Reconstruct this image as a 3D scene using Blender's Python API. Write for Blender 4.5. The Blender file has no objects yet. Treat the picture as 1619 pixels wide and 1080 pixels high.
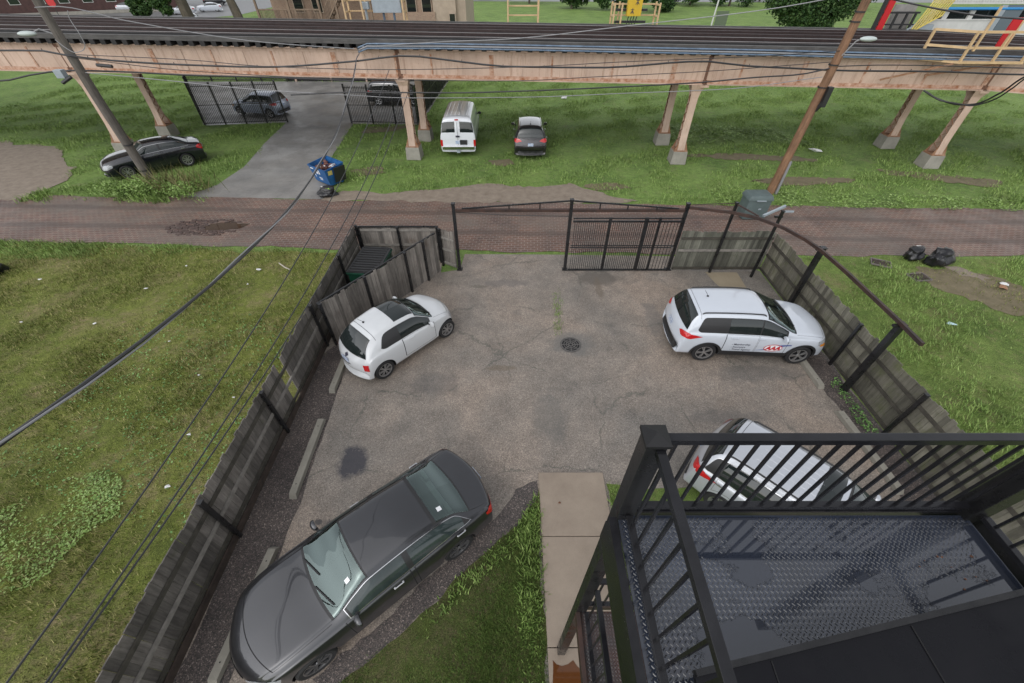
import bpy, bmesh, math, random
import numpy as np
from mathutils import Vector, Matrix
from mathutils.bvhtree import BVHTree
random.seed(7); RNG = np.random.default_rng(11)
R = math.radians
sc = bpy.context.scene
COL = sc.collection

# ------------------------------------------------------------------ materials
MATS = {}
def nd(nt, t, **kw):
    n = nt.nodes.new(t)
    for k, v in kw.items(): setattr(n, k, v)
    return n
def M(name, col, rough=.5, metal=0., var=0., vscale=3., bump=0., bscale=40., coat=0., spec=.5, second=None, stretch=(1,1,1), rvar=0., trans=0.):
    """principled material, colour broken up by a noise in object space"""
    if name in MATS: return MATS[name]
    m = bpy.data.materials.new(name); m.use_nodes = True; nt = m.node_tree
    b = nt.nodes['Principled BSDF']; L = nt.links.new
    b.inputs['Base Color'].default_value = (*col, 1); b.inputs['Roughness'].default_value = rough
    b.inputs['Metallic'].default_value = metal; b.inputs['Coat Weight'].default_value = coat
    b.inputs['Coat Roughness'].default_value = .04; b.inputs['Specular IOR Level'].default_value = spec
    if trans: b.inputs['Transmission Weight'].default_value = trans
    if var or bump or second or rvar:
        g = nd(nt, 'ShaderNodeNewGeometry'); mp = nd(nt, 'ShaderNodeMapping'); mp.inputs['Scale'].default_value = stretch
        L(g.outputs['Position'], mp.inputs['Vector'])
        n = nd(nt, 'ShaderNodeTexNoise'); n.inputs['Scale'].default_value = vscale; n.inputs['Detail'].default_value = 6; n.inputs['Roughness'].default_value = .65
        L(mp.outputs[0], n.inputs['Vector'])
        r = nd(nt, 'ShaderNodeValToRGB'); r.color_ramp.elements[0].position = .32; r.color_ramp.elements[1].position = .68
        c2 = second if second else tuple(c*(1+var) for c in col); c1 = col if second else tuple(c*(1-var) for c in col)
        r.color_ramp.elements[0].color = (*c1, 1); r.color_ramp.elements[1].color = (*c2, 1)
        L(n.outputs['Fac'], r.inputs['Fac']); L(r.outputs['Color'], b.inputs['Base Color'])
        if rvar:
            mr = nd(nt, 'ShaderNodeMapRange'); mr.inputs['From Min'].default_value = .35; mr.inputs['From Max'].default_value = .65
            mr.inputs['To Min'].default_value = max(.02, rough-rvar); mr.inputs['To Max'].default_value = min(1, rough+rvar)
            L(n.outputs['Fac'], mr.inputs['Value']); L(mr.outputs[0], b.inputs['Roughness'])
        if bump:
            n2 = nd(nt, 'ShaderNodeTexNoise'); n2.inputs['Scale'].default_value = bscale; n2.inputs['Detail'].default_value = 4
            L(mp.outputs[0], n2.inputs['Vector'])
            bp = nd(nt, 'ShaderNodeBump'); bp.inputs['Strength'].default_value = bump; bp.inputs['Distance'].default_value = .02
            L(n2.outputs['Fac'], bp.inputs['Height']); L(bp.outputs[0], b.inputs['Normal'])
    MATS[name] = m
    return m

class NT:
    """small helper for building node materials"""
    def __init__(s, name):
        s.m = bpy.data.materials.new(name); s.m.use_nodes = True; s.nt = s.m.node_tree
        s.b = s.nt.nodes['Principled BSDF']; MATS[name] = s.m
        s.pos = nd(s.nt, 'ShaderNodeNewGeometry').outputs['Position']
    def L(s, a, b): s.nt.links.new(a, b)
    def map(s, scale=(1,1,1), rot=(0,0,0), loc=(0,0,0), vec=None):
        n = nd(s.nt, 'ShaderNodeMapping'); n.inputs['Scale'].default_value = scale; n.inputs['Rotation'].default_value = rot; n.inputs['Location'].default_value = loc
        s.L(vec or s.pos, n.inputs['Vector']); return n.outputs[0]
    def noise(s, scale, vec=None, detail=5, rough=.6, dist=0., out='Fac'):
        n = nd(s.nt, 'ShaderNodeTexNoise'); n.inputs['Scale'].default_value = scale; n.inputs['Detail'].default_value = detail
        n.inputs['Roughness'].default_value = rough; n.inputs['Distortion'].default_value = dist; s.L(vec or s.pos, n.inputs['Vector']); return n.outputs[out]
    def vor(s, scale, vec=None, feature='F1', out='Distance', rnd=1.):
        n = nd(s.nt, 'ShaderNodeTexVoronoi', feature=feature); n.inputs['Scale'].default_value = scale; n.inputs['Randomness'].default_value = rnd
        s.L(vec or s.pos, n.inputs['Vector']); return n.outputs[out]
    def ramp(s, fac, stops):
        r = nd(s.nt, 'ShaderNodeValToRGB'); e = r.color_ramp.elements
        while len(e) < len(stops): e.new(.5)
        for el, (p, c) in zip(e, stops):
            el.position = p; el.color = (*c, 1) if isinstance(c, tuple) else (c, c, c, 1)
        s.L(fac, r.inputs['Fac']); return r.outputs['Color']
    def mix(s, a, b, fac, mode='MIX'):
        n = nd(s.nt, 'ShaderNodeMix', data_type='RGBA', blend_type=mode)
        for v, i in ((fac, 0), (a, 6), (b, 7)):
            if isinstance(v, (int, float)): n.inputs[i].default_value = v
            elif isinstance(v, tuple): n.inputs[i].default_value = (*v, 1)
            else: s.L(v, n.inputs[i])
        return n.outputs[2]
    def math(s, op, a, b=0.):
        n = nd(s.nt, 'ShaderNodeMath', operation=op)
        for v, i in ((a, 0), (b, 1)):
            if isinstance(v, (int, float)): n.inputs[i].default_value = v
            else: s.L(v, n.inputs[i])
        return n.outputs[0]
    def bump(s, h, strength=.3, dist=.02):
        n = nd(s.nt, 'ShaderNodeBump'); n.inputs['Strength'].default_value = strength; n.inputs['Distance'].default_value = dist
        s.L(h, n.inputs['Height']); s.L(n.outputs[0], s.b.inputs['Normal'])
    def done(s, color, rough=None):
        s.L(color, s.b.inputs['Base Color'])
        if rough is not None:
            if isinstance(rough, (int, float)): s.b.inputs['Roughness'].default_value = rough
            else: s.L(rough, s.b.inputs['Roughness'])
        return s.m

def grass_mat(name, c_dark, c_mid, c_light, c_dry, dry):
    n = NT(name)
    a = n.ramp(n.noise(.35, detail=8, rough=.7), [(.3, c_dark), (.5, c_mid), (.7, c_light)])
    f = n.ramp(n.noise(3.5, detail=8, rough=.75), [(.3, .55), (.7, 1.35)])
    d = n.ramp(n.noise(.55, n.map(loc=(13, 7, 0)), detail=9, rough=.72), [(.60-dry, 0.), (.74-dry, 1.)])
    d2 = n.ramp(n.noise(9., detail=6), [(.4, .25), (.65, 1.)])
    c = n.mix(a, f, .8, 'MULTIPLY')
    c = n.mix(c, c_dry, n.math('MULTIPLY', d, d2))
    d3 = n.ramp(n.noise(2.3, n.map(loc=(3, 17, 0)), detail=10, rough=.8), [(.52, 0.), (.68, .75)])
    c = n.mix(c, c_dry, d3)
    cl = n.ramp(n.noise(5.5, n.map(loc=(23, 1, 0)), detail=6, rough=.7), [(.56, 0.), (.68, .8)])
    c = n.mix(c, c_light, cl)
    fine = n.noise(38, detail=6, rough=.8)
    c = n.mix(c, n.ramp(fine, [(.34, .22), (.52, 1.), (.70, 1.8)]), .9, 'MULTIPLY')
    n.bump(fine, .9, .05)
    n.b.inputs['Specular IOR Level'].default_value = .2
    return n.done(c, .8)
G_LOT = grass_mat('grass_olive', (.09,.118,.024), (.165,.195,.040), (.235,.255,.062), (.28,.225,.12), .12)
G_LAWN = grass_mat('grass_front', (.045,.065,.016), (.085,.11,.028), (.125,.15,.045), (.14,.115,.065), .14)
G_FAR = grass_mat('grass_green', (.095,.165,.04), (.165,.26,.065), (.225,.325,.09), (.2,.2,.10), .04)
G_RIGHT = grass_mat('grass_fresh', (.09,.145,.034), (.16,.23,.055), (.22,.285,.08), (.25,.205,.11), .07)

def blade_mat(name, c1, c2, c3):
    n = NT(name)
    g = nd(n.nt, 'ShaderNodeNewGeometry')
    c = n.ramp(g.outputs['Random Per Island'], [(.0, c1), (.55, c2), (1., c3)])
    c = n.mix(c, n.ramp(n.noise(.8, detail=5), [(.3, .6), (.7, 1.35)]), .8, 'MULTIPLY')
    n.b.inputs['Specular IOR Level'].default_value = .25
    return n.done(c, .6)
B_LOT = blade_mat('blades_olive', (.08,.115,.022), (.17,.205,.042), (.38,.33,.15))
B_CLOVER = blade_mat('clover_leaves', (.12,.20,.04), (.19,.29,.075), (.28,.38,.14))
B_LAWN = blade_mat('blades_front', (.045,.085,.018), (.085,.14,.03), (.14,.19,.05))
B_FAR = blade_mat('blades_green', (.105,.18,.042), (.19,.285,.07), (.28,.37,.12))
B_WEED = blade_mat('weed_leaves', (.07,.155,.04), (.13,.25,.075), (.2,.32,.11))
B_TREE = blade_mat('tree_leaves', (.02,.05,.015), (.04,.085,.022), (.07,.12,.035))
B_STRAW = blade_mat('straw_blades', (.10,.12,.04), (.2,.19,.08), (.3,.26,.13))

def asphalt_mat():
    n = NT('aggregate_asphalt')
    big = n.noise(.28, detail=6, rough=.6, dist=.4)
    base = n.ramp(big, [(.34, (.172,.156,.138)), (.5, (.225,.193,.164)), (.64, (.275,.222,.18))])
    med = n.ramp(n.noise(1.3, detail=6, rough=.7), [(.3, .72), (.7, 1.2)])
    c = n.mix(base, med, .9, 'MULTIPLY')
    v = n.vor(70, out='Color'); sp = nd(n.nt, 'ShaderNodeSeparateColor'); n.L(v, sp.inputs[0])
    c = n.mix(c, n.ramp(sp.outputs[0], [(0., .38), (.5, .95), (.85, 1.2), (1., 1.8)]), .7, 'MULTIPLY')
    v2 = n.vor(34, out='Color'); sp2 = nd(n.nt, 'ShaderNodeSeparateColor'); n.L(v2, sp2.inputs[0])
    c = n.mix(c, n.ramp(sp2.outputs[0], [(0., .6), (.6, 1.), (1., 1.5)]), .3, 'MULTIPLY')
    wob = n.noise(1.1, detail=6, rough=.7, out='Color')
    wv = n.mix(n.pos, wob, .28, 'LINEAR_LIGHT')
    wob2 = n.noise(6., detail=4, rough=.7, out='Color'); wv = n.mix(wv, wob2, .05, 'LINEAR_LIGHT')
    cr = n.vor(.36, wv, feature='DISTANCE_TO_EDGE')
    crack = n.ramp(cr, [(.0, 1.), (.004, .8), (.011, 0.)])
    mask = n.ramp(n.noise(.5, n.map(loc=(4, 9, 0)), detail=4), [(.45, 0.), (.55, 1.)])
    c = n.mix(c, (.06,.065,.055), n.math('MULTIPLY', n.math('MULTIPLY', crack, mask), .6))
    st = n.ramp(n.noise(.75, n.map(loc=(31, 3, 0)), detail=7, rough=.7), [(.60, 0.), (.75, .65)])
    c = n.mix(c, (.06,.06,.06), st)
    n.bump(n.vor(60), .5, .008)
    r = n.ramp(n.noise(.9, n.map(loc=(3, 1, 0)), detail=5), [(.35, .42), (.65, .72)])
    # oil, damp and tar spots, each where it lies on the lot
    wn = n.math('MULTIPLY', n.math('SUBTRACT', n.noise(2.6, detail=7, rough=.7), .5), 1.5)
    for cx, cy, rx, ry, col, k, rg_ in ((-3.82,4.98,.40,.52,(.035,.034,.042),.92,.2), (-3.78,3.42,.28,.24,(.03,.03,.034),.9,.25), (-4.15,3.55,.1,.07,(.03,.03,.034),.8,.3), (3.2,12.5,.85,.55,(.10,.088,.075),.75,.22), (3.15,11.9,.16,.9,(.13,.105,.08),.6,.35), (-.2,12.2,1.0,.25,(.11,.10,.095),.5,.4), (-1.2,12.0,.35,.12,(.10,.09,.07),.6,.5), (-.3,8.0,.5,.15,(.12,.085,.05),.4,.5), (5.6,6.3,1.2,.3,(.09,.085,.08),.5,.45), (1.0,6.3,.5,1.0,(.11,.108,.10),.45,.5), (4.7,10.2,.35,1.1,(.12,.115,.11),.45,.5), (-2.2,7.4,.9,.5,(.085,.08,.078),.4,.5), (1.85,9.0,.75,.6,(.12,.12,.115),.55,.45), (7.2,7.8,1.6,.35,(.10,.095,.09),.4,.5)):
        d = nd(n.nt, 'ShaderNodeVectorMath', operation='LENGTH'); n.L(n.map(scale=(1/rx, 1/ry, 0), loc=(-cx/rx, -cy/ry, 0)), d.inputs[0])
        f = n.ramp(n.math('ADD', d.outputs['Value'], wn), [(.62, k), (1.05, 0.)])
        c = n.mix(c, col, f); r = n.mix(r, (rg_, rg_, rg_), f)
    return n.done(c, r)
ASPHALT = asphalt_mat()

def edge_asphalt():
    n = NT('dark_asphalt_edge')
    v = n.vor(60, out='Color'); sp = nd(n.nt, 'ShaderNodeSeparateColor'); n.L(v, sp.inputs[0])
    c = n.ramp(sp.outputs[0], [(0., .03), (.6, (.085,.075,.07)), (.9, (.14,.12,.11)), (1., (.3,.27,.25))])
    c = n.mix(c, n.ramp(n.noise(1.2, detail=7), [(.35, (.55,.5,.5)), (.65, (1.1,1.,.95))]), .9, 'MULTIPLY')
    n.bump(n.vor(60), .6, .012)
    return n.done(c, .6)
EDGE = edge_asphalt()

def drive_mat():
    n = NT('worn_drive_asphalt')
    c = n.ramp(n.noise(.5, detail=7, rough=.65), [(.35, (.16,.155,.148)), (.65, (.25,.24,.225))])
    sp = n.ramp(n.noise(60, detail=3), [(.35, .7), (.65, 1.25)])
    c = n.mix(c, sp, .7, 'MULTIPLY')
    cr = n.vor(.5, n.mix(n.pos, n.noise(1.3, out='Color'), .25, 'LINEAR_LIGHT'), feature='DISTANCE_TO_EDGE')
    c = n.mix(c, (.05,.05,.05), n.ramp(cr, [(0., .35), (.007, 0.)]))
    r = n.ramp(n.noise(.6, n.map(loc=(5, 5, 0)), detail=4), [(.42, .34), (.6, .65)])
    n.bump(n.noise(70), .2, .01)
    return n.done(c, r)
DRIVE = drive_mat()

def brick_mat():
    n = NT('alley_brick')
    vec = n.map(rot=(0, 0, R(2)), vec=n.mix(n.pos, n.noise(.9, detail=3, out='Color'), .03, 'LINEAR_LIGHT'))
    t = nd(n.nt, 'ShaderNodeTexBrick'); n.L(vec, t.inputs['Vector'])
    t.inputs['Scale'].default_value = 1; t.inputs['Brick Width'].default_value = .27; t.inputs['Row Height'].default_value = .15
    t.inputs['Mortar Size'].default_value = .016; t.inputs['Mortar Smooth'].default_value = .3
    t.inputs['Color1'].default_value = (.15,.083,.064,1); t.inputs['Color2'].default_value = (.112,.072,.058,1); t.inputs['Mortar'].default_value = (.24,.205,.18,1)
    c = n.mix(t.outputs['Color'], n.ramp(n.noise(.5, detail=7, rough=.7), [(.3, (.55,.55,.58)), (.7, (1.35,1.25,1.15))]), .9, 'MULTIPLY')
    # soil and gravel washed over the bricks, and two wheel tracks worn dark along the alley
    soil = n.ramp(n.noise(.33, n.map(loc=(9, 2, 0), scale=(.5, 1, 1)), detail=8, rough=.72), [(.47, 0.), (.66, .85)])
    c = n.mix(c, n.ramp(n.noise(30), [(.35, (.10,.083,.070)), (.65, (.18,.152,.128))]), soil)
    sx = nd(n.nt, 'ShaderNodeSeparateXYZ'); n.L(n.map(rot=(0, 0, R(2))), sx.inputs[0])
    band = n.math('SINE', n.math('MULTIPLY', n.math('ADD', sx.outputs['Y'], n.math('MULTIPLY', n.noise(.5), .5)), 3.6))
    tr = n.ramp(band, [(.55, 0.), (.95, .6)])
    c = n.mix(c, (.075,.056,.048), tr)
    n.bump(n.math('SUBTRACT', n.noise(14, detail=5), t.outputs['Fac']), .5, .02)
    r = n.ramp(n.noise(.8, detail=5), [(.35, .38), (.65, .7)])
    return n.done(c, r)
BRICK = brick_mat()

def conc_mat(name, c1, c2, rough=.6, stain=(.3,.16,.07), st=.0, sc_=1.):
    n = NT(name)
    c = n.ramp(n.noise(1.4*sc_, detail=8, rough=.7), [(.3, c1), (.7, c2)])
    c = n.mix(c, n.ramp(n.noise(90), [(.3, .85), (.7, 1.12)]), .8, 'MULTIPLY')
    if st:
        c = n.mix(c, stain, n.ramp(n.noise(1.1, n.map(loc=(2, 8, 0)), detail=6), [(.62-st, 0.), (.78-st, .75)]))
    n.bump(n.noise(60), .15, .01)
    return n.done(c, rough)
WALK = conc_mat('walk_concrete', (.22,.175,.135), (.30,.245,.19), .45)
CONC = conc_mat('cast_concrete', (.20,.19,.165), (.32,.30,.26), .75)
STOPC = conc_mat('parking_stop_concrete', (.17,.16,.135), (.27,.255,.215), .75)

def wood_mat(name, c1, c2, moss=None, mossamt=.0, dirn='z'):
    n = NT(name)
    v = n.map(scale=(9, 9, .7) if dirn == 'z' else (.7, .7, 9))
    g = nd(n.nt, 'ShaderNodeNewGeometry')
    c = n.ramp(n.noise(2.2, v, detail=8, rough=.7), [(.28, c1), (.7, c2)])
    c = n.mix(c, n.ramp(g.outputs['Random Per Island'], [(0., .55), (.5, .95), (1., 1.4)]), .9, 'MULTIPLY')
    c = n.mix(c, n.ramp(n.noise(.9, detail=6, rough=.7), [(.35, .6), (.65, 1.2)]), .8, 'MULTIPLY')
    if moss: c = n.mix(c, moss, n.ramp(n.noise(1.6, n.map(loc=(7, 1, 3)), detail=8, rough=.75), [(.60-mossamt, 0.), (.80-mossamt, .8)]))
    n.bump(n.noise(3, v, detail=6), .5, .01)
    return n.done(c, .75)
W_LEFT = wood_mat('weathered_grey_boards', (.070,.062,.055), (.20,.182,.162), (.06,.065,.025), .03)
W_ENC = wood_mat('silver_grey_boards', (.085,.075,.066), (.235,.212,.188), (.10,.065,.045), .03)
W_RIGHT = wood_mat('mossy_boards', (.085,.08,.06), (.20,.188,.15), (.085,.10,.03), .09)
W_BACK = wood_mat('grey_green_boards', (.07,.072,.055), (.155,.153,.125), (.05,.06,.02), .05)
W_RAIL = M('pale_fence_rail', (.20,.185,.165), .75, var=.3, vscale=6)
W_RAILD = M('dark_fence_rail', (.05,.045,.035), .8, var=.4, vscale=6)
W_KICK = M('rotten_kickboard', (.045,.032,.025), .85, var=.5, vscale=4)
POLE_L = wood_mat('old_grey_pole', (.04,.035,.03), (.12,.105,.092))
POLE_R = wood_mat('brown_pole', (.075,.038,.02), (.21,.115,.065))
TIE = wood_mat('creosote_timber', (.007,.0068,.007), (.022,.021,.022))
WALKB = wood_mat('grey_walk_timber', (.04,.038,.037), (.10,.095,.092), dirn='x')
BLACK = M('black_steel', (.012,.012,.013), .32, var=.35, vscale=5, rvar=.1)
BLACKW = M('wet_black_steel', (.011,.011,.013), .2, var=.3, vscale=4, rvar=.08)
BLACKR = M('rusty_black_steel', (.018,.013,.012), .5, second=(.06,.03,.022), vscale=3)
DECK = M('wet_deck_plate', (.032,.039,.058), .12, var=.35, vscale=2.5, rvar=.1, spec=1., coat=.7)
DECKR = M('rusty_deck_plate', (.085,.032,.02), .24, spec=.8, second=(.018,.014,.013), vscale=2.2, rvar=.08)
def beige_mat():
    n = NT('rust_stained_beige_paint')
    c = n.ramp(n.noise(.8, detail=6), [(.3, (.47,.335,.26)), (.7, (.57,.425,.34))])
    st = n.ramp(n.noise(2.4, n.map(scale=(3, 3, .35)), detail=8, rough=.75), [(.56, 0.), (.74, .8)])
    c = n.mix(c, (.22,.085,.03), st)
    dr_ = n.ramp(n.noise(1.3, n.map(scale=(5, 5, .22), loc=(1,5,2)), detail=7, rough=.7), [(.52, 0.), (.72, .55)])
    c = n.mix(c, (.20,.11,.065), dr_)
    sp_ = n.ramp(n.noise(14, detail=5, rough=.7), [(.62, 0.), (.70, .6)])
    c = n.mix(c, (.16,.07,.035), sp_)
    c = n.mix(c, n.ramp(n.noise(.5, n.map(loc=(3,3,3)), detail=4), [(.35, .78), (.65, 1.05)]), .8, 'MULTIPLY')
    return n.done(c, .55)
BEIGE = beige_mat()
RUSTB = M('rust_eaten_beige', (.27,.105,.04), .8, second=(.56,.40,.31), vscale=4.5)
RUST = M('rusty_steel', (.20,.085,.035), .8, second=(.32,.2,.13), vscale=5, bump=.3)
RUSTD = M('dark_rusty_steel', (.09,.045,.03), .85, second=(.2,.1,.06), vscale=6)
RAILM = M('worn_rail_steel', (.035,.022,.021), .5, metal=.3, var=.3)
RAILH = M('polished_rail_head', (.36,.33,.32), .35, metal=.5)
TAN = M('tan_railing_paint', (.50,.35,.19), .5, var=.15, vscale=4)
RUBBER = M('tyre_rubber', (.014,.014,.015), .75)
DARK = M('dark_cavity', (.008,.008,.009), .9)
PLAST = M('black_plastic', (.018,.018,.019), .5)
GLASS = M('tinted_glass', (.012,.017,.017), .04, spec=.6, coat=.3)
def clear_glass():
    m = bpy.data.materials.new('clear_windscreen'); m.use_nodes = True; nt_ = m.node_tree; MATS['clear_windscreen'] = m
    o = nt_.nodes['Material Output']; nt_.nodes.remove(nt_.nodes['Principled BSDF'])
    t = nd(nt_, 'ShaderNodeBsdfTransparent'); t.inputs[0].default_value = (.55,.66,.63,1); gl = nd(nt_, 'ShaderNodeBsdfGlossy'); gl.inputs['Roughness'].default_value = .02
    fr = nd(nt_, 'ShaderNodeFresnel'); fr.inputs[0].default_value = 1.6; mx = nd(nt_, 'ShaderNodeMixShader'); ad = nd(nt_, 'ShaderNodeMath', operation='ADD'); ad.inputs[1].default_value = .09; nt_.links.new(fr.outputs[0], ad.inputs[0])
    gl.inputs['Color'].default_value = (.82,1,.97,1); nt_.links.new(ad.outputs[0], mx.inputs[0]); nt_.links.new(t.outputs[0], mx.inputs[1]); nt_.links.new(gl.outputs[0], mx.inputs[2]); nt_.links.new(mx.outputs[0], o.inputs[0])
    return m
CLEAR = clear_glass()
GLASS_L = M('windscreen_glass', (.035,.05,.048), .04, spec=.6, coat=.4, second=(.02,.028,.028), vscale=2.2)
CHROME = M('chrome', (.62,.62,.63), .15, metal=1.)
ALLOY = M('alloy_rim', (.48,.48,.49), .3, metal=.85)
ALLOYD = M('dark_alloy', (.22,.22,.225), .35, metal=.8)
REDL = M('red_lens', (.45,.012,.014), .12, coat=.5)
CLEARL = M('clear_lens', (.38,.40,.42), .1, coat=.8, second=(.2,.21,.22), vscale=9)
AMBER = M('amber_lens', (.6,.22,.02), .15, coat=.5)
WHITEP = M('white_plate', (.6,.62,.66), .4, second=(.2,.3,.5), vscale=14)
INK = M('dark_print', (.03,.03,.05), .5)
REDINK = M('red_print', (.5,.02,.03), .4)
BLUEINK = M('blue_print', (.02,.05,.25), .4)
WHITEINK = M('white_print', (.75,.76,.78), .4)
CABLE = M('black_cable', (.02,.02,.022), .5)
CABLEG = M('grey_cable', (.23,.23,.24), .45)
CABLEB = M('blue_grey_cable', (.10,.15,.22), .4, var=.3)
GREYBOX = M('grey_enamel', (.27,.31,.34), .45, var=.12)
BAGM = M('black_bin_bag', (.012,.012,.014), .28, bump=.5, bscale=20)
LITTER = M('white_litter', (.62,.62,.62), .7)
PAINT = {}
def paint(name, col, metal=0., rough=.3, var=.05):
    return M(name, col, rough, metal=metal, coat=1., var=var, vscale=1.2)

# ------------------------------------------------------------------ mesh builder
class MB:
    def __init__(s): s.v = []; s.f = []; s.mi = []
    def add(s, vs, fs, mi=0):
        o = len(s.v); s.v += [tuple(map(float, v)) for v in vs]; s.f += [tuple(i+o for i in f) for f in fs]; s.mi += [mi]*len(fs); return s
    def box(s, c, size, rz=0., mi=0, taper=1., rot=None):
        hx, hy, hz = size[0]/2, size[1]/2, size[2]/2
        vs = [Vector((sx*hx*(taper if sz > 0 else 1), sy*hy*(taper if sz > 0 else 1), sz*hz)) for sz in (-1, 1) for sy in (-1, 1) for sx in (-1, 1)]
        m = rot if rot is not None else Matrix.Rotation(rz, 3, 'Z')
        vs = [m @ v + Vector(c) for v in vs]
        return s.add(vs, [(0,2,3,1), (4,5,7,6), (0,1,5,4), (2,6,7,3), (0,4,6,2), (1,3,7,5)], mi)
    def bar(s, p, q, w, h=None, mi=0, up=(0,0,1)):
        h = h or w; p = Vector(p); q = Vector(q); d = (q-p).normalized(); u = Vector(up)
        if abs(d.dot(u)) > .99: u = Vector((0, 1, 0))
        a = d.cross(u).normalized()*w/2; b = a.cross(d).normalized()*h/2
        vs = [x+sa*a+sb*b for x in (p, q) for sa, sb in ((-1,-1), (1,-1), (1,1), (-1,1))]
        return s.add(vs, [(3,2,1,0), (4,5,6,7), (0,1,5,4), (1,2,6,5), (2,3,7,6), (3,0,4,7)], mi)
    def tube(s, pts, r, n=8, mi=0, cap=True):
        pts = [Vector(p) for p in pts]; rs = r if isinstance(r, (list, tuple)) else [r]*len(pts); vs = []; fs = []
        ref = Vector((0, 0, 1)) if abs((pts[-1]-pts[0]).normalized().z) < .9 else Vector((1, 0, 0))
        for i, p in enumerate(pts):
            d = (pts[min(i+1, len(pts)-1)]-pts[max(i-1, 0)]).normalized(); a = d.cross(ref)
            a = a.normalized() if a.length > 1e-5 else Vector((1, 0, 0)); b = a.cross(d)
            for k in range(n):
                t = 2*math.pi*k/n; vs.append(p+(a*math.cos(t)+b*math.sin(t))*rs[i])
        for i in range(len(pts)-1):
            for k in range(n): fs.append((i*n+k, i*n+(k+1) % n, (i+1)*n+(k+1) % n, (i+1)*n+k))
        if cap: fs += [tuple(range(n))[::-1], tuple((len(pts)-1)*n+k for k in range(n))]
        return s.add(vs, fs, mi)
    def lathe(s, prof, n=24, axis='z', c=(0,0,0), mi=0):
        vs = []; fs = []
        for r, h in prof:
            for k in range(n):
                t = 2*math.pi*k/n; x, y = r*math.cos(t), r*math.sin(t)
                vs.append(Vector((x, y, h) if axis == 'z' else (x, h, y))+Vector(c))
        for i in range(len(prof)-1):
            for k in range(n):
                q = (i*n+k, i*n+(k+1) % n, (i+1)*n+(k+1) % n, (i+1)*n+k); fs.append(q if axis == 'z' else q[::-1])
        return s.add(vs, fs, mi)
    def prism(s, poly, z0, z1, mi=0):
        n = len(poly); vs = [(x, y, z0) for x, y in poly]+[(x, y, z1) for x, y in poly]
        return s.add(vs, [tuple(range(n))[::-1], tuple(range(n, 2*n))]+[(i, (i+1) % n, n+(i+1) % n, n+i) for i in range(n)], mi)
    def quad(s, pts, mi=0): return s.add(pts, [tuple(range(len(pts)))], mi)
    def build(s, name, mats, parent=None, smooth=False, bevel=0., sharp=35, loc=None, rz=0.):
        me = bpy.data.meshes.new(name); me.from_pydata(s.v, [], s.f)
        for m in (mats if isinstance(mats, (list, tuple)) else [mats]): me.materials.append(m)
        me.polygons.foreach_set('material_index', s.mi); me.update()
        if bevel:
            bm = bmesh.new(); bm.from_mesh(me); bmesh.ops.remove_doubles(bm, verts=bm.verts, dist=1e-5)
            bmesh.ops.bevel(bm, geom=[e for e in bm.edges if e.is_manifold and e.calc_face_angle(0) > .5], offset=bevel, segments=2, profile=.6, affect='EDGES', clamp_overlap=True)
            bm.to_mesh(me); bm.free()
        if smooth:
            me.polygons.foreach_set('use_smooth', [True]*len(me.polygons)); me.set_sharp_from_angle(angle=R(sharp))
        o = bpy.data.objects.new(name, me); COL.objects.link(o)
        if parent: o.parent = parent
        if loc is not None: o.location = loc
        o.rotation_euler.z = rz
        return o

def tag(o, label=None, cat=None, group=None, kind=None):
    if label: o['label'] = label
    if cat: o['category'] = cat
    if group: o['group'] = group
    if kind: o['kind'] = kind
    return o
def thing(name, label, cat, loc=(0,0,0), rz=0., group=None):
    o = bpy.data.objects.new(name, None); COL.objects.link(o); o.location = loc; o.rotation_euler.z = rz; o.empty_display_size = .2
    return tag(o, label, cat, group)
def struct(o, label=None): return tag(o, label, None, None, 'structure')
def dup(root, loc, rz, label=None, group=None):
    r = root.copy(); COL.objects.link(r); r.location = loc; r.rotation_euler.z = rz
    if label: r['label'] = label
    if group: r['group'] = group
    for ch in list(root.children):
        c = ch.copy(); COL.objects.link(c); c.parent = r
        for g in list(ch.children):
            d = g.copy(); COL.objects.link(d); d.parent = c
    return r

def jag(poly, step=.35, amp=.12, seed=1):
    """an outline with a ragged, wandering edge"""
    rg = np.random.default_rng(seed); out = []; w = 0.
    for (x0, y0), (x1, y1) in zip(poly, poly[1:]+poly[:1]):
        L = math.hypot(x1-x0, y1-y0); n = max(1, int(L/step)); nx, ny = -(y1-y0)/L, (x1-x0)/L
        for i in range(n):
            t = i/n; w = .75*w+rg.normal(0, amp*.6); q = w if 0 < i else 0
            out.append((x0+(x1-x0)*t+nx*q, y0+(y1-y0)*t+ny*q))
    return out
def sheet(name, poly, z, mat, label, jagged=None, step=.35):
    p = jag(poly, step, jagged, seed=len(name)+int(abs(poly[0][0])*10)) if jagged else poly
    bm = bmesh.new(); vs = [bm.verts.new((x, y, z)) for x, y in p]; f = bm.faces.new(vs); bm.normal_update()
    if f.normal.z < 0 or sum((a.co.x*b.co.y-b.co.x*a.co.y) for a, b in zip(vs, vs[1:]+vs[:1])) < 0: f.normal_flip()
    bmesh.ops.triangulate(bm, faces=[f]); me = bpy.data.meshes.new(name); bm.to_mesh(me); bm.free(); me.materials.append(mat)
    o = bpy.data.objects.new(name, me); COL.objects.link(o); return struct(o, label)

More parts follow.
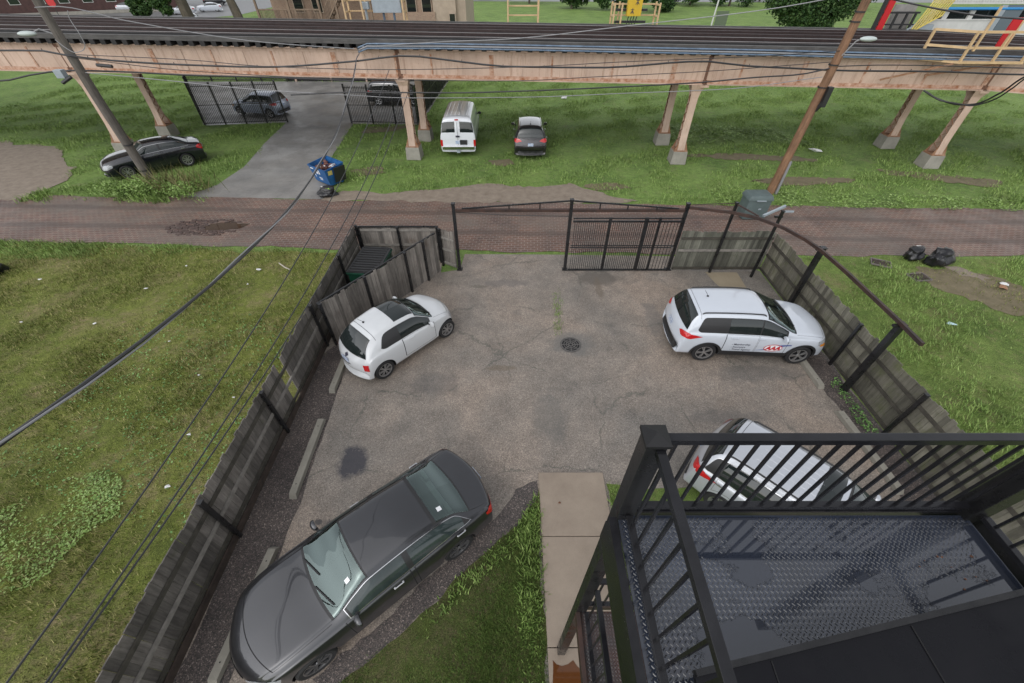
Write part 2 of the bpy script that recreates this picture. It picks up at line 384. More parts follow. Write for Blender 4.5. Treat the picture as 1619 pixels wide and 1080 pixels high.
def npmesh(name, V, F, mat, parent=None):
    """V (n,3), F (m,k) arrays -> one mesh"""
    me = bpy.data.meshes.new(name); k = F.shape[1]
    me.vertices.add(len(V)); me.vertices.foreach_set('co', V.astype(np.float32).ravel())
    me.loops.add(F.size); me.loops.foreach_set('vertex_index', F.astype(np.int32).ravel())
    me.polygons.add(len(F)); me.polygons.foreach_set('loop_start', np.arange(0, F.size, k, dtype=np.int32)); me.polygons.foreach_set('loop_total', np.full(len(F), k, dtype=np.int32))
    me.materials.append(mat); me.update(calc_edges=True); me.validate()
    o = bpy.data.objects.new(name, me); COL.objects.link(o)
    if parent: o.parent = parent
    return o
def inpoly(x, y, poly):
    ins = np.zeros(len(x), bool); n = len(poly); j = n-1
    for i in range(n):
        xi, yi = poly[i]; xj, yj = poly[j]
        ins ^= ((yi > y) != (yj > y)) & (x < (xj-xi)*(y-yi)/(yj-yi+1e-12)+xi); j = i
    return ins
def smooth_noise(x, y, s, seed):
    rg = np.random.default_rng(seed); out = np.zeros_like(x)
    for k in range(7):
        a = rg.uniform(0, 6.28); f = s*rg.uniform(.5, 2.2); out += np.sin((x*math.cos(a)+y*math.sin(a))*f+rg.uniform(0, 6.28))
    return out/3.
def grass(name, poly, density, h, mat, label, excl=(), blades=5, spread=.05, seed=3, wid=.008, clump=.8, z=0.):
    rg = np.random.default_rng(seed); P = np.array(poly); lo, hi = P.min(0), P.max(0)
    n = int((hi[0]-lo[0])*(hi[1]-lo[1])*density); x = rg.uniform(lo[0], hi[0], n); y = rg.uniform(lo[1], hi[1], n)
    keep = inpoly(x, y, poly)
    for e in excl: keep &= ~inpoly(x, y, e)
    nz = smooth_noise(x, y, 1.2, seed); keep &= rg.uniform(0, 1, n) < np.clip(.55+clump*nz, .06, 1)
    x, y, nz = x[keep], y[keep], nz[keep]; n = len(x)
    x = np.repeat(x, blades)+rg.normal(0, spread, n*blades); y = np.repeat(y, blades)+rg.normal(0, spread, n*blades); nz = np.repeat(nz, blades)
    n = len(x); a = rg.uniform(0, 6.283, n); hh = rg.uniform(h[0], h[1], n)*(1+.35*nz); ln = rg.uniform(.2, 1.1, n)*hh
    ca, sa = np.cos(a), np.sin(a); w = wid*rg.uniform(.6, 1.5, n)
    V = np.zeros((n, 4, 3)); zz = np.full(n, z)
    V[:, 0] = np.stack([x-sa*w, y+ca*w, zz], 1); V[:, 1] = np.stack([x+sa*w, y-ca*w, zz], 1)
    mx, my = x+ca*ln*.45, y+sa*ln*.45
    V[:, 2] = np.stack([mx+sa*w*.9, my-ca*w*.9, zz+hh*.58], 1); V[:, 3] = np.stack([x+ca*ln, y+sa*ln, zz+hh], 1)
    F = np.arange(n*4).reshape(n, 4)
    return tag(npmesh(name, V.reshape(-1, 3), F, mat), label, None, None, 'stuff')
def leaves(centers, radii, n, size, seed=1, flat=.6):
    """leaf-sized quads filling a set of blobs, denser toward their shells; returns V, F"""
    rg = np.random.default_rng(seed); c = np.array(centers, float); r = np.array(radii, float)
    if r.ndim == 1: r = np.stack([r, r, r*.8], 1)
    wgt = np.prod(r, 1)**(2/3); k = rg.choice(len(c), n, p=wgt/wgt.sum())
    d = rg.normal(0, 1, (n, 3)); d /= np.linalg.norm(d, axis=1)[:, None]
    p = c[k]+d*r[k]*(rg.uniform(.25, 1, n)**.5)[:, None]*rg.uniform(.85, 1.12, n)[:, None]
    u = rg.normal(0, 1, (n, 3)); u[:, 2] *= flat; u /= np.linalg.norm(u, axis=1)[:, None]
    v = np.cross(u, rg.normal(0, 1, (n, 3))); v /= np.linalg.norm(v, axis=1)[:, None]
    s = (size*rg.uniform(.6, 1.5, n))[:, None]
    V = np.stack([p-u*s, p+v*s*.55, p+u*s, p-v*s*.55], 1)
    return V.reshape(-1, 3), np.arange(n*4).reshape(n, 4)

# ------------------------------------------------------------------ world, sun, camera
w = bpy.data.worlds.new('World'); sc.world = w; w.use_nodes = True; nt = w.node_tree
sky = nd(nt, 'ShaderNodeTexSky', sky_type='NISHITA'); sky.sun_disc = False; sky.sun_elevation = R(46); sky.sun_rotation = R(212)
sky.air_density = 1.; sky.dust_density = 1.5; sky.ozone_density = 1.
hs = nd(nt, 'ShaderNodeHueSaturation'); hs.inputs['Saturation'].default_value = .16
nt.links.new(sky.outputs[0], hs.inputs['Color'])
bg = nt.nodes['Background']; bg.inputs['Strength'].default_value = .15; nt.links.new(hs.outputs[0], bg.inputs['Color'])
sl = bpy.data.lights.new('sun', 'SUN'); sl.energy = .6; sl.angle = R(100); sl.color = (1, .98, .96)
so = bpy.data.objects.new('sun', sl); COL.objects.link(so); so.location = (0, 0, 40)
so.rotation_euler = (R(90-46), 0, R(180-212)); 
cd = bpy.data.cameras.new('camera'); cam = bpy.data.objects.new('camera', cd); COL.objects.link(cam); sc.camera = cam
cd.sensor_width = 36; cd.lens = 640/1619*36; cd.clip_start = .05; cd.clip_end = 1500
cam.location = (0, 0, 8.8); cam.rotation_euler = (R(90-44), 0, 0)
sc.view_settings.view_transform = 'Standard'; sc.view_settings.look = 'None'; sc.view_settings.exposure = 0.
# ------------------------------------------------------------------ cars
def pchip(xk, yk, x):
    xk = np.asarray(xk, float); yk = np.asarray(yk, float); h = np.diff(xk); d = np.diff(yk, axis=0)/h[:, None] if yk.ndim > 1 else np.diff(yk)/h
    m = np.zeros_like(yk)
    hl, hr = h[:-1], h[1:]
    if yk.ndim > 1: hl, hr = hl[:, None], hr[:, None]
    w1, w2 = 2*hr+hl, hr+2*hl
    with np.errstate(divide='ignore', invalid='ignore'):
        mm = (w1+w2)/(w1/d[:-1]+w2/d[1:])
    m[1:-1] = np.where(d[:-1]*d[1:] > 0, mm, 0); m[0] = d[0]; m[-1] = d[-1]
    i = np.clip(np.searchsorted(xk, x, 'right')-1, 0, len(h)-1); t = (x-xk[i])/h[i]; H = h[i]
    if yk.ndim > 1: t = t[:, None]; H = H[:, None]
    return (2*t**3-3*t**2+1)*yk[i]+(t**3-2*t**2+t)*H*m[i]+(-2*t**3+3*t**2)*yk[i+1]+(t**3-t**2)*H*m[i+1]

# key rows, rear bumper foot -> over the roof -> front bumper foot: x, top z, top half width, shoulder z, half width, bottom z
TAB = {
 'suv': [(-.975,.31,.80,.27,.86,.20),(-1.,.40,.86,.35,.92,.17),(-.985,.50,.88,.44,.95,.15),(-.965,.60,.86,.54,.965,.15),(-.93,.675,.84,.60,.975,.15),(-.865,.86,.74,.615,.985,.15),(-.80,.955,.70,.62,.99,.15),(-.70,.985,.70,.62,1.,.15),(-.3,1.,.71,.61,1.,.15),(-.05,.992,.71,.60,1.,.15),(.07,.965,.70,.595,1.,.15),(.28,.83,.755,.58,1.,.15),(.49,.685,.84,.57,.99,.15),(.66,.65,.82,.56,.98,.15),(.85,.60,.78,.53,.95,.15),(.95,.53,.73,.47,.90,.15),(.99,.42,.70,.37,.86,.15),(1.,.32,.66,.28,.82,.16),(.98,.24,.6,.21,.78,.17)],
 'sedan': [(-.98,.32,.76,.28,.84,.2),(-1.,.43,.84,.38,.90,.17),(-.995,.58,.84,.52,.93,.14),(-.968,.705,.82,.645,.95,.13),(-.87,.735,.80,.67,.97,.13),(-.765,.765,.76,.675,.985,.13),(-.61,.88,.655,.675,.985,.13),(-.46,.955,.64,.67,.995,.13),(-.18,1.,.65,.66,1.,.13),(.08,.985,.66,.65,1.,.13),(.22,.88,.70,.645,1.,.13),(.40,.735,.78,.635,.995,.13),(.60,.70,.79,.62,.98,.13),(.80,.645,.77,.58,.95,.13),(.92,.58,.72,.52,.90,.14),(.975,.48,.70,.42,.85,.15),(1.,.36,.66,.30,.80,.16),(.985,.24,.58,.2,.75,.17)],
 'hatch': [(-.96,.28,.78,.25,.84,.2),(-1.,.38,.84,.33,.9,.16),(-.98,.5,.84,.45,.94,.14),(-.90,.62,.80,.565,.97,.13),(-.79,.78,.70,.605,.985,.13),(-.64,.915,.65,.615,.99,.13),(-.46,.975,.65,.615,1.,.13),(-.2,1.,.66,.61,1.,.13),(.08,.985,.665,.605,1.,.13),(.18,.95,.67,.60,1.,.13),(.34,.82,.72,.595,1.,.13),(.50,.69,.79,.59,.99,.13),(.68,.65,.80,.58,.97,.13),(.84,.59,.76,.53,.93,.13),(.93,.50,.72,.45,.89,.14),(.98,.40,.70,.35,.85,.15),(1.,.29,.64,.25,.8,.16),(.97,.21,.56,.18,.74,.16)],
 'van': [(-.99,.2,.85,.17,.9,.14),(-1.,.3,.93,.26,.97,.13),(-.995,.5,.93,.45,1.,.13),(-.985,.62,.92,.55,1.,.13),(-.965,.80,.88,.58,1.,.13),(-.945,.93,.83,.58,1.,.13),(-.90,.985,.79,.58,1.,.13),(-.4,1.,.79,.58,1.,.13),(.2,1.,.79,.57,1.,.13),(.40,.965,.77,.56,1.,.13),(.52,.82,.78,.55,1.,.13),(.64,.66,.82,.54,.99,.13),(.78,.62,.82,.52,.98,.13),(.93,.55,.8,.48,.95,.13),(.975,.45,.78,.4,.92,.13),(.99,.33,.76,.28,.9,.13),(1.,.22,.74,.18,.88,.13),(.99,.16,.7,.13,.85,.12)],
}
# key-row numbers of: windscreen top, cowl, rear glass base, rear glass top
KEY = {'suv': (10, 12, 4, 6), 'sedan': (9, 11, 5, 7), 'hatch': (9, 11, 3, 5), 'van': (9, 11, 3, 5)}

class Shape:
    def __init__(s, kind, L, W, H, bf=.30, br=.14):
        s.L, s.W, s.H = L, W, H; T = np.array(TAB[kind]); s.k = KEY[kind]
        s.T = T*np.array([L/2, H, W/2, H, W/2, H]); dx = np.diff(s.T[:, 0]); dz = np.diff(s.T[:, 1]); s.knots = np.concatenate([[0], np.cumsum(np.hypot(dx, dz))])
        s.bf, s.br = bf, br
    def bow(s, x):
        q = x/(s.L/2)
        return s.bf*np.clip((q-.25)/.75, 0, 1)**1.6 + .10*np.exp(-((q-.3)/.28)**2) - s.br*np.clip((-q-.5)/.5, 0, 1)**1.4
    def at(s, u, v):
        """surface points for arrays u (key-row coordinate) and v (section coordinate 0..12), left half (y >= 0)"""
        u = np.atleast_1d(np.asarray(u, float)); v = np.atleast_1d(np.asarray(v, float)); u, v = np.broadcast_arrays(u, v)
        sh = u.shape; u = u.ravel(); v = v.ravel()
        n = len(s.knots); i = np.clip(u.astype(int), 0, n-2); arc = s.knots[i]+(u-i)*(s.knots[i+1]-s.knots[i])
        x, zt, wr, zs, w_, zb = pchip(s.knots, s.T, arc).T
        zs = np.minimum(zs, zt-.02*s.H); zb = np.minimum(zb, zs-.02*s.H); hgt = zs-zb
        k = np.clip((zt-zs)/(.36*s.H), .1, 1); g = zt-zs
        one = np.ones_like(x)
        Y = np.stack([0*one, .82*w_, .955*w_, .985*w_, w_, .99*w_, .962*w_, .945*w_*(1-.12)+wr*.12, (.945*w_+wr)/2+.02*k, wr+.0*one, wr-.055*k-.03, wr*.55, 0*one], 1)
        Z = np.stack([zb, zb, zb+.10*hgt, zb+.28*hgt, zb+.60*hgt, zb+.86*hgt, zs, zs+.12*g, zs+.47*g, zt-.115*k-.012, zt-.052*k-.006, zt-.008-.012*k, zt], 1)
        # smooth section interpolation
        vi = np.clip(v.astype(int), 0, 11); t = v-vi; r = np.arange(len(v))
        def cr(A):
            p0 = A[r, np.maximum(vi-1, 0)]; p1 = A[r, vi]; p2 = A[r, vi+1]; p3 = A[r, np.minimum(vi+2, 12)]
            m1 = (p2-p0)*.5; m2 = (p3-p1)*.5
            m1 = np.where(vi == 0, p2-p1, m1); m2 = np.where(vi == 11, 0*m2+(p2-p1), m2)
            lim = 3*np.abs(p2-p1); m1 = np.clip(m1, -lim, lim); m2 = np.clip(m2, -lim, lim)
            return (2*t**3-3*t**2+1)*p1+(t**3-2*t**2+t)*m1+(-2*t**3+3*t**2)*p2+(t**3-t**2)*m2
        y = cr(Y); z = cr(Z); y = np.maximum(y, 0)
        xx = x-s.bow(x)*(y/(s.W/2))**2
        return np.stack([xx, y, z], 1).reshape(*sh, 3)
    def grid(s, nu, nv):
        n = len(s.knots); arcs = np.linspace(0, s.knots[-1], nu); i = np.clip(np.searchsorted(s.knots, arcs, 'right')-1, 0, n-2)
        u = i+(arcs-s.knots[i])/(s.knots[i+1]-s.knots[i]); v = np.linspace(0, 12, nv)
        return s.at(u[:, None], v[None, :])
    def u_at(s, x):
        """key-row coordinate on the upper path where the centre line passes x"""
        T = s.T; a = int(np.argmin(T[:, 0])); 
        us = np.linspace(a, len(T)-1.5, 900); xs = s.at(us, np.full(900, 4.))[:, 0]; return float(us[np.argmin(np.abs(xs-x))])

def patch_mesh(P, off, mb, mirror=False, mi=0, border=None):
    """grid of points (a,b,3) -> faces pushed off along the normal"""
    du = np.gradient(P, axis=0); dv = np.gradient(P, axis=1); N = np.cross(du, dv); N /= (np.linalg.norm(N, axis=2, keepdims=True)+1e-9)
    c = P.reshape(-1, 3).mean(0); ref = np.array([c[0]*.0, c[1], c[2]-.55])
    if (N.reshape(-1, 3).mean(0)@ref) < 0: N = -N; flip = True
    else: flip = False
    Q = P+N*off
    if mirror: Q = Q*np.array([1, -1, 1])
    a, b = P.shape[:2]; fs = []; mis = []
    for i in range(a-1):
        for j in range(b-1):
            f = (i*b+j, (i+1)*b+j, (i+1)*b+j+1, i*b+j+1)
            if flip != mirror: f = f[::-1]
            fs.append(f)
            mis.append(border if (border is not None and (i in (0, a-2) or j in (0, b-2))) else mi)
    o = len(mb.v); mb.v += [tuple(q) for q in Q.reshape(-1, 3)]; mb.f += [tuple(k+o for k in f) for f in fs]; mb.mi += mis

def upatch(S, u0, u1, vlo, vhi, nu=18, nv=7, edge=None):
    t = np.linspace(0, 1, nu)
    if edge: t = np.concatenate([[0, edge], np.linspace(edge, 1-edge, nu-2)[1:-1], [1-edge, 1]])
    u = u0+(u1-u0)*t
    lo = np.array([vlo(q) if callable(vlo) else vlo for q in u]); hi = np.array([vhi(q) if callable(vhi) else vhi for q in u])
    sv = np.linspace(0, 1, nv)
    if edge: sv = np.concatenate([[0, edge*1.6], np.linspace(edge*1.6, 1-edge*1.6, nv-2)[1:-1], [1-edge*1.6, 1]])
    return S.at(np.repeat(u[:, None], len(sv), 1), lo[:, None]+(hi-lo)[:, None]*sv[None, :])

def make_wheel(r, wd, style, rimmat, ns):
    t = MB(); pr = [(r*.66, -wd/2+.01), (r*.9, -wd/2), (r*.985, -wd/2+.025), (r, -wd/4), (r, wd/4), (r*.985, wd/2-.025), (r*.9, wd/2), (r*.70, wd/2-.008), (r*.66, wd/2-.03)]
    t.lathe(pr, 28, 'y')
    m = MB(); rr = r*.69
    m.lathe([(0., wd/2-.07), (rr*.97, wd/2-.075)], 28, 'y', mi=1)
    m.lathe([(rr*.9, wd/2-.05), (rr*.92, wd/2-.012), (rr, wd/2-.008), (rr*1.01, wd/2-.03)], 28, 'y')
    m.lathe([(0., wd/2-.012), (rr*.18, wd/2-.014), (rr*.22, wd/2-.04)], 16, 'y')
    for i in range(ns):
        a = 2*math.pi*i/ns
        offs = ((-.10, .10),) if style == 'single' else ((-.20, -.07), (.07, .20))
        for k0, k1 in offs:
            k = (k0+k1)/2
            p = Vector((math.cos(a+k*.3)*rr*.16, wd/2-.03, math.sin(a+k*.3)*rr*.16)); q = Vector((math.cos(a+k)*rr*.95, wd/2-.026, math.sin(a+k)*rr*.95))
            m.bar(p, q, rr*.15 if style == 'single' else rr*.10, .03, up=(0, 1, 0))
    return t, m

def smooth_mesh(me, ang=38):
    me.polygons.foreach_set('use_smooth', [True]*len(me.polygons)); me.set_sharp_from_angle(angle=R(ang))

def text_mesh(body, size, shear=0., bold=0.):
    cu = bpy.data.curves.new('lettering', 'FONT'); cu.body = body; cu.size = size; cu.shear = shear; cu.offset = bold; cu.align_x = 'LEFT'; cu.resolution_u = 3
    o = bpy.data.objects.new('lettering', cu); COL.objects.link(o); dg = bpy.context.evaluated_depsgraph_get(); dg.update()
    me = bpy.data.meshes.new_from_object(o.evaluated_get(dg)); vs = [tuple(v.co) for v in me.vertices]; fs = [tuple(p.vertices) for p in me.polygons]
    bpy.data.objects.remove(o); bpy.data.curves.remove(cu); bpy.data.meshes.remove(me); return vs, fs

def make_car(kind, L, W, H, pm, label, cat='car', name='parked_car', loc=(0,0,0), heading=0., group=None, wb=(1.3,-1.3), wr=.33, style='double', ns=5, rimmat=None,
             doors=((0., 1.),), c_pillar=None, cladding=False, chrome=False, glass=None, screen=None, nu=84, nv=30, far=False, rails=None, sunroof=None, antenna=None,
             tail=None, head=None, plate_z=.5, bf=.30, br=.14, cargo=False, extra=None, side_end=None, wheel_in=0., interior=None):
    root = thing(name, label, cat, loc, heading, group); S = Shape(kind, L, W, H, bf, br); hw = W/2
    glass = glass or GLASS; screen = screen or GLASS_L; rimmat = rimmat or ALLOY
    ks = S.k
    # --- body: one closed loft with the wheel arches cut out
    G = S.grid(nu, nv); a, b = G.shape[:2]; ring = []
    for i in range(a):
        ring.append(np.concatenate([G[i], (G[i, 1:-1]*np.array([1, -1, 1]))[::-1]]))
    n = len(ring[0]); mb = MB(); V = np.concatenate(ring)
    fs = [(i*n+k, i*n+(k+1) % n, (i+1)*n+(k+1) % n, (i+1)*n+k) for i in range(a-1) for k in range(n)]
    fs = [f[::-1] for f in fs]
    c0 = ring[0].mean(0); c1 = ring[-1].mean(0); V = np.concatenate([V, [c0, c1]])
    fs += [(k, (k+1) % n, len(V)-2) for k in range(n)]+[((a-1)*n+(k+1) % n, (a-1)*n+k, len(V)-1) for k in range(n)]
    mb.add(V, fs); un_ = len(S.knots); arcs = np.linspace(0, S.knots[-1], nu); ii = np.clip(np.searchsorted(S.knots, arcs, 'right')-1, 0, un_-2); uu = ii+(arcs-S.knots[ii])/(S.knots[ii+1]-S.knots[ii])
    vv_ = np.linspace(0, 12, nv); vr = np.concatenate([vv_, vv_[1:-1][::-1]])
    if interior:          # leave the windscreen and rear window open to the cabin
        for i in range(a-1):
            for k in range(n):
                if min(vr[k], vr[(k+1) % n]) > 9.3 and (ks[0]+.08 < uu[i] and uu[i+1] < ks[1]-.04 or kind == 'sedan' and ks[2]+.05 < uu[i] and uu[i+1] < ks[3]-.10): mb.mi[i*n+k] = 2
    body = mb.build('body', [pm, DARK] + ([PLAST] if interior else []), root)
    bm = bmesh.new(); bm.from_mesh(body.data); bmesh.ops.recalc_face_normals(bm, faces=bm.faces); bm.to_mesh(body.data)
    bvh = BVHTree.FromBMesh(bm); bm.free()
    if not far:
        ct = MB()
        for wx in wb:
            for sy in (-1, 1):
                ct.lathe([(0., sy*(hw-.34)), (wr+.05, sy*(hw-.34)), (wr+.05, sy*(hw+.25)), (0., sy*(hw+.25))], 32, 'y', (wx, 0, wr), mi=1)
        co = ct.build('arch_cutter', [pm, DARK], root); bm = bmesh.new(); bm.from_mesh(co.data); bmesh.ops.remove_doubles(bm, verts=bm.verts, dist=1e-4); bmesh.ops.recalc_face_normals(bm, faces=bm.faces); bm.to_mesh(co.data); bm.free()
        for solver, self_ in (('EXACT', False), ('EXACT', True), ('FAST', False)):
            md = body.modifiers.new('arches', 'BOOLEAN'); md.operation = 'DIFFERENCE'; md.object = co; md.solver = solver; md.use_self = self_
            dg = bpy.context.evaluated_depsgraph_get(); dg.update(); me = bpy.data.meshes.new_from_object(body.evaluated_get(dg))
            body.modifiers.clear()
            if len(me.polygons) > 500 and max(abs(v.co.y) for v in me.vertices) < hw+.08:
                old = body.data; body.data = me; bpy.data.meshes.remove(old); break
            print('BOOLEAN retry', kind, label, solver, self_)
        bpy.data.objects.remove(co)
    if interior:
        bm = bmesh.new(); bm.from_mesh(body.data); bmesh.ops.delete(bm, geom=[f for f in bm.faces if f.material_index == 2], context='FACES'); bm.to_mesh(body.data); bm.free()
        T = S.T; xc, zc = T[ks[1], 0], T[ks[1], 1]; xh = T[ks[0], 0]; xr, zr = T[ks[2], 0], T[ks[2], 1]; ww = W*.74; st_ = interior
        m_ = MB(); xr += .0 if kind == 'sedan' else .35; m_.box(((xc+xr)/2, 0, .42), (xc-xr-.1, ww, .03)); m_.box((xc-.02, 0, .62), (.03, ww, .4)); m_.box((xr+.06, 0, .6), (.03, ww, .4)); 
        for s_ in (-1, 1): m_.box(((xc+xr)/2, s_*ww/2, .64), (xc-xr-.1, .03, .42))
        m_.build('cabin', DARK, root)
        m_ = MB(); m_.box((xc-.36, 0, zc-.15), (.58, ww*.98, .17)); m_.box((xc-.52, W*.2, zc-.05), (.2, .38, .08)); m_.build('dashboard', PLAST, root, bevel=.04)
        for y_ in (W*.2, -W*.2):
            m_ = MB(); rt_ = Matrix.Rotation(R(-14), 3, 'Y'); m_.box((xh-.52, y_, .52), (.5, .5, .16)); m_.box((xh-.80, y_, .86), (.14, .48, .62), rot=rt_); m_.box((xh-.90, y_, 1.22*H/1.46), (.09, .26, .17), rot=rt_); m_.build('seat', st_, root, bevel=.035)
        if kind == 'sedan': m_ = MB(); m_.box((xr+.75, 0, .52), (.5, ww*.95, .16)); m_.box((xr+.46, 0, zr-.22), (.14, ww*.95, .5), rot=Matrix.Rotation(R(-18), 3, 'Y')); [m_.box((xr+.38, y_, zr+.07), (.09, .24, .13)) for y_ in (-.42, .42)]; m_.build('rear_seat', st_, root, bevel=.03)
        if kind == 'sedan': m_ = MB(); m_.box((xr+.2, 0, zr-.06), (.36, ww*.98, .03)); m_.build('parcel_shelf', PLAST, root)
        m_ = MB(); cw_ = Vector((xc-.66, W*.2, zc-.06)); tl_ = Matrix.Rotation(R(-62), 3, 'Y'); m_.tube([cw_+tl_ @ Vector((.18*math.cos(k*math.pi/12), .18*math.sin(k*math.pi/12), 0)) for k in range(25)], .014, 6); m_.bar(cw_+tl_ @ Vector((0, -.17, 0)), cw_+tl_ @ Vector((0, .17, 0)), .06, .02); m_.build('steering_wheel', PLAST, root)
        screen = CLEAR
    smooth_mesh(body.data, 40); body.data.name = 'body'
    def snap(p, off):
        q, nrm, _, _ = bvh.find_nearest(Vector(p)); return q+nrm*off
    def decal(nm, outline, mat, off=.006, parent=root, rings=8, shrink=None, sides=(1,)):
        mbx = MB()
        for sd in sides:
            o3 = [Vector((x, y*sd, z)) for x, y, z in outline]; c = sum(o3, Vector())/len(o3); m_ = []
            # densify the outline
            for p, q in zip(o3, o3[1:]+o3[:1]):
                for t in (0, .17, .33, .5, .67, .83): m_.append(p.lerp(q, t))
            nn = len(m_); vs = [snap(c.lerp(p, (k+1)/rings), off) for k in range(rings) for p in m_]+[snap(c, off)]
            f2 = [(k*nn+i, k*nn+(i+1) % nn, (k+1)*nn+(i+1) % nn, (k+1)*nn+i) for k in range(rings-1) for i in range(nn)]+[(i, (i+1) % nn, rings*nn)[::-1] for i in range(nn)]
            nrm = bvh.find_nearest(c)[1]; v0 = (vs[nn//3]-vs[-1]).cross(vs[2*nn//3]-vs[-1])
            if v0.dot(nrm) < 0: f2 = [f[::-1] for f in f2]
            f2 = [f if len(f) == 3 else f[::-1] for f in f2]
            mbx.add(vs, f2)
        return mbx.build(nm, mat, parent, smooth=True, sharp=80)
    # --- glazing
    def full(u0, u1, v0, off, nm, mat, nu_=14, par=root, curve=0.):
        P = upatch(S, u0, u1, v0, 12, nu_, 10); m_ = MB(); patch_mesh(P, off, m_); patch_mesh(P, off, m_, True); return m_.build(nm, mat, par, smooth=True, sharp=60)
    wt, cw, rb, rt = ks
    def seal(u0, u1, e0, e1, nm):
        m_ = MB()
        for a0, a1, v0, v1, p_, q_ in ((u0, u0+e0, 9.0, 12, 4, 10), (u1-e1, u1, 9.0, 12, 4, 10), (u0+e0, u1-e1, 9.0, 9.42, 16, 4)):
            P = upatch(S, a0, a1, v0, v1, p_, q_); patch_mesh(P, .004, m_); patch_mesh(P, .004, m_, True)
        return m_.build(nm, PLAST, root, smooth=True, sharp=60)
    if interior: seal(wt+.02, cw+.03, .16, .16, 'windscreen_seal')
    else: full(wt+.02, cw+.03, 9.0, .004, 'windscreen_seal', PLAST)
    ws = full(wt+.10, cw-.08, 9.22, .008, 'windshield', screen)
    if not far:
        # two wiper arms lying at the foot of the windscreen
        for y0, y1, q in ((.08, .56, 0), (-.5, -.02, 1)):
            a0 = S.at(cw-.03, 11.5)[0]; m_ = MB()
            p = snap((float(S.at(cw-.02, 12.)[0][0])-.02, y0, S.at(cw, 12.)[0][2]+.05), .02); e = snap((float(S.at(cw-.25, 11.)[0][0])-.04, y1, S.at(cw-.25, 11.)[0][2]+.05), .022)
            m_.bar(p, e, .022, .015); m_.build('wiper', PLAST, root)
    if not cargo:
        if interior and kind == 'sedan': seal(rb-.02, rt+.03, .18, .22, 'rear_window_seal')
        else: full(rb+.02, rt-.06, 9.6, .004, 'rear_window_seal', PLAST)
        full(rb+.08, rt-.12, 9.3 if kind == 'sedan' else 9.75, .008, 'rear_window', CLEAR if interior and kind == 'sedan' else glass)
    else:
        for sd in (1, -1):
            P = upatch(S, rb+.05, rt-.35, lambda u: 9.35, lambda u: 11.72, 10, 8); m_ = MB(); patch_mesh(P, .006, m_, sd < 0); m_.build('rear_window', glass, root, smooth=True)
    ue = S.u_at(c_pillar*L/2) if c_pillar is not None else rt+.4
    uf = cw-.55 if not cargo else cw-.4
    if side_end: uf = S.u_at(side_end*L/2)
    def top(q):
        t = (q-ue)/(uf-ue); return 8.72-1.25*max(0, 1-t/.16)**1.7
    def bot(q):
        t = (q-ue)/(uf-ue); return 7.05+.35*max(0, 1-t/.10)**2
    def cut(f0, f1, e=.0): return ue+(uf-ue)*f0+e, ue+(uf-ue)*f1-e
    for sd in (False, True):
        m_ = MB(); P = upatch(S, ue-.06, uf+.1, lambda q: bot(q)-.12, lambda q: top(q)+.12, 30, 6); patch_mesh(P, .004, m_, sd); tr = m_.build('window_trim', CHROME if chrome else PLAST, root, smooth=True)
        if chrome: m_ = MB(); P = upatch(S, ue-.03, uf+.07, lambda q: bot(q)-.045, lambda q: top(q)+.045, 30, 6); patch_mesh(P, .006, m_, sd); m_.build('pillar_cover', PLAST, tr, smooth=True)
        segs = doors if not cargo else ((.0, 1.),)
        for f0, f1 in segs:
            u0, u1 = cut(f0, f1, .03); m_ = MB(); P = upatch(S, u0, u1, lambda q: bot(q)+.02, top, 18, 6); patch_mesh(P, .008, m_, sd); m_.build('side_window', glass, root, smooth=True)
    # --- doors with dark shut lines, each with its handle
    if not far:
        for sd in (False, True):
            for f0, f1 in doors:
                if cargo: u0, u1 = S.u_at(.30*L/2), S.u_at(.60*L/2)
                else:
                    u0, u1 = cut(f0, f1); u0 = max(u0, ue+.02)
                    if f1 >= .98: u1 = S.u_at(min(float(S.at(uf, 7.)[0][0])+.12, wb[0]-wr-.10))
                    if f0 <= .02 and len(doors) > 1: u0 = S.u_at(float(S.at(ue, 7.)[0][0])+.18*L/4.5)
                def low(q):
                    vv = np.linspace(2.7, 6.2, 40); P = S.at(np.full(40, q), vv)
                    for wx in wb:
                        bad = np.hypot(P[:, 0]-wx, P[:, 2]-wr) < wr+.11
                        if bad.any(): return float(vv[min(39, np.nonzero(bad)[0].max()+1)])
                    return 2.7
                m_ = MB(); P = upatch(S, u0, u1, low, 6.75, 22, 12, edge=.012); patch_mesh(P, .003, m_, sd, 0, 1); d = m_.build('door', [pm, DARK], root, smooth=True, sharp=60)
                uh = u0+(u1-u0)*.16; hp = S.at(uh, 5.6)[0]*np.array([1, -1 if sd else 1, 1]); sy = -1 if sd else 1
                h = MB(); h.bar((hp[0]-.09, hp[1]+sy*.022, hp[2]), (hp[0]+.09, hp[1]+sy*.022, hp[2]), .022, .03); h.box((hp[0]-.08, hp[1]+sy*.008, hp[2]), (.03, .03, .025)); h.box((hp[0]+.08, hp[1]+sy*.008, hp[2]), (.03, .03, .025))
                h.build('handle', CHROME if chrome else pm, d, bevel=.004)
    if not far and not cargo:
        nose = len(S.knots)-4.6
        def strip(nm, u0, u1, v0, v1, nu_, nv_, both=True):
            m_ = MB(); P = upatch(S, u0, u1, v0, v1, nu_, nv_); patch_mesh(P, .0035, m_)
            if both: patch_mesh(P, .0035, m_, True)
            return m_.build(nm, DARK, root, smooth=True)
        for q_ in (False, True):
            m_ = MB(); P = upatch(S, cw+.1, nose, 8.55, 8.63, 20, 3); patch_mesh(P, .0035, m_, q_); m_.build('bonnet_seam', DARK, root, smooth=True)
        strip('bonnet_edge', nose, nose+.035, 8.55, 12, 3, 14)
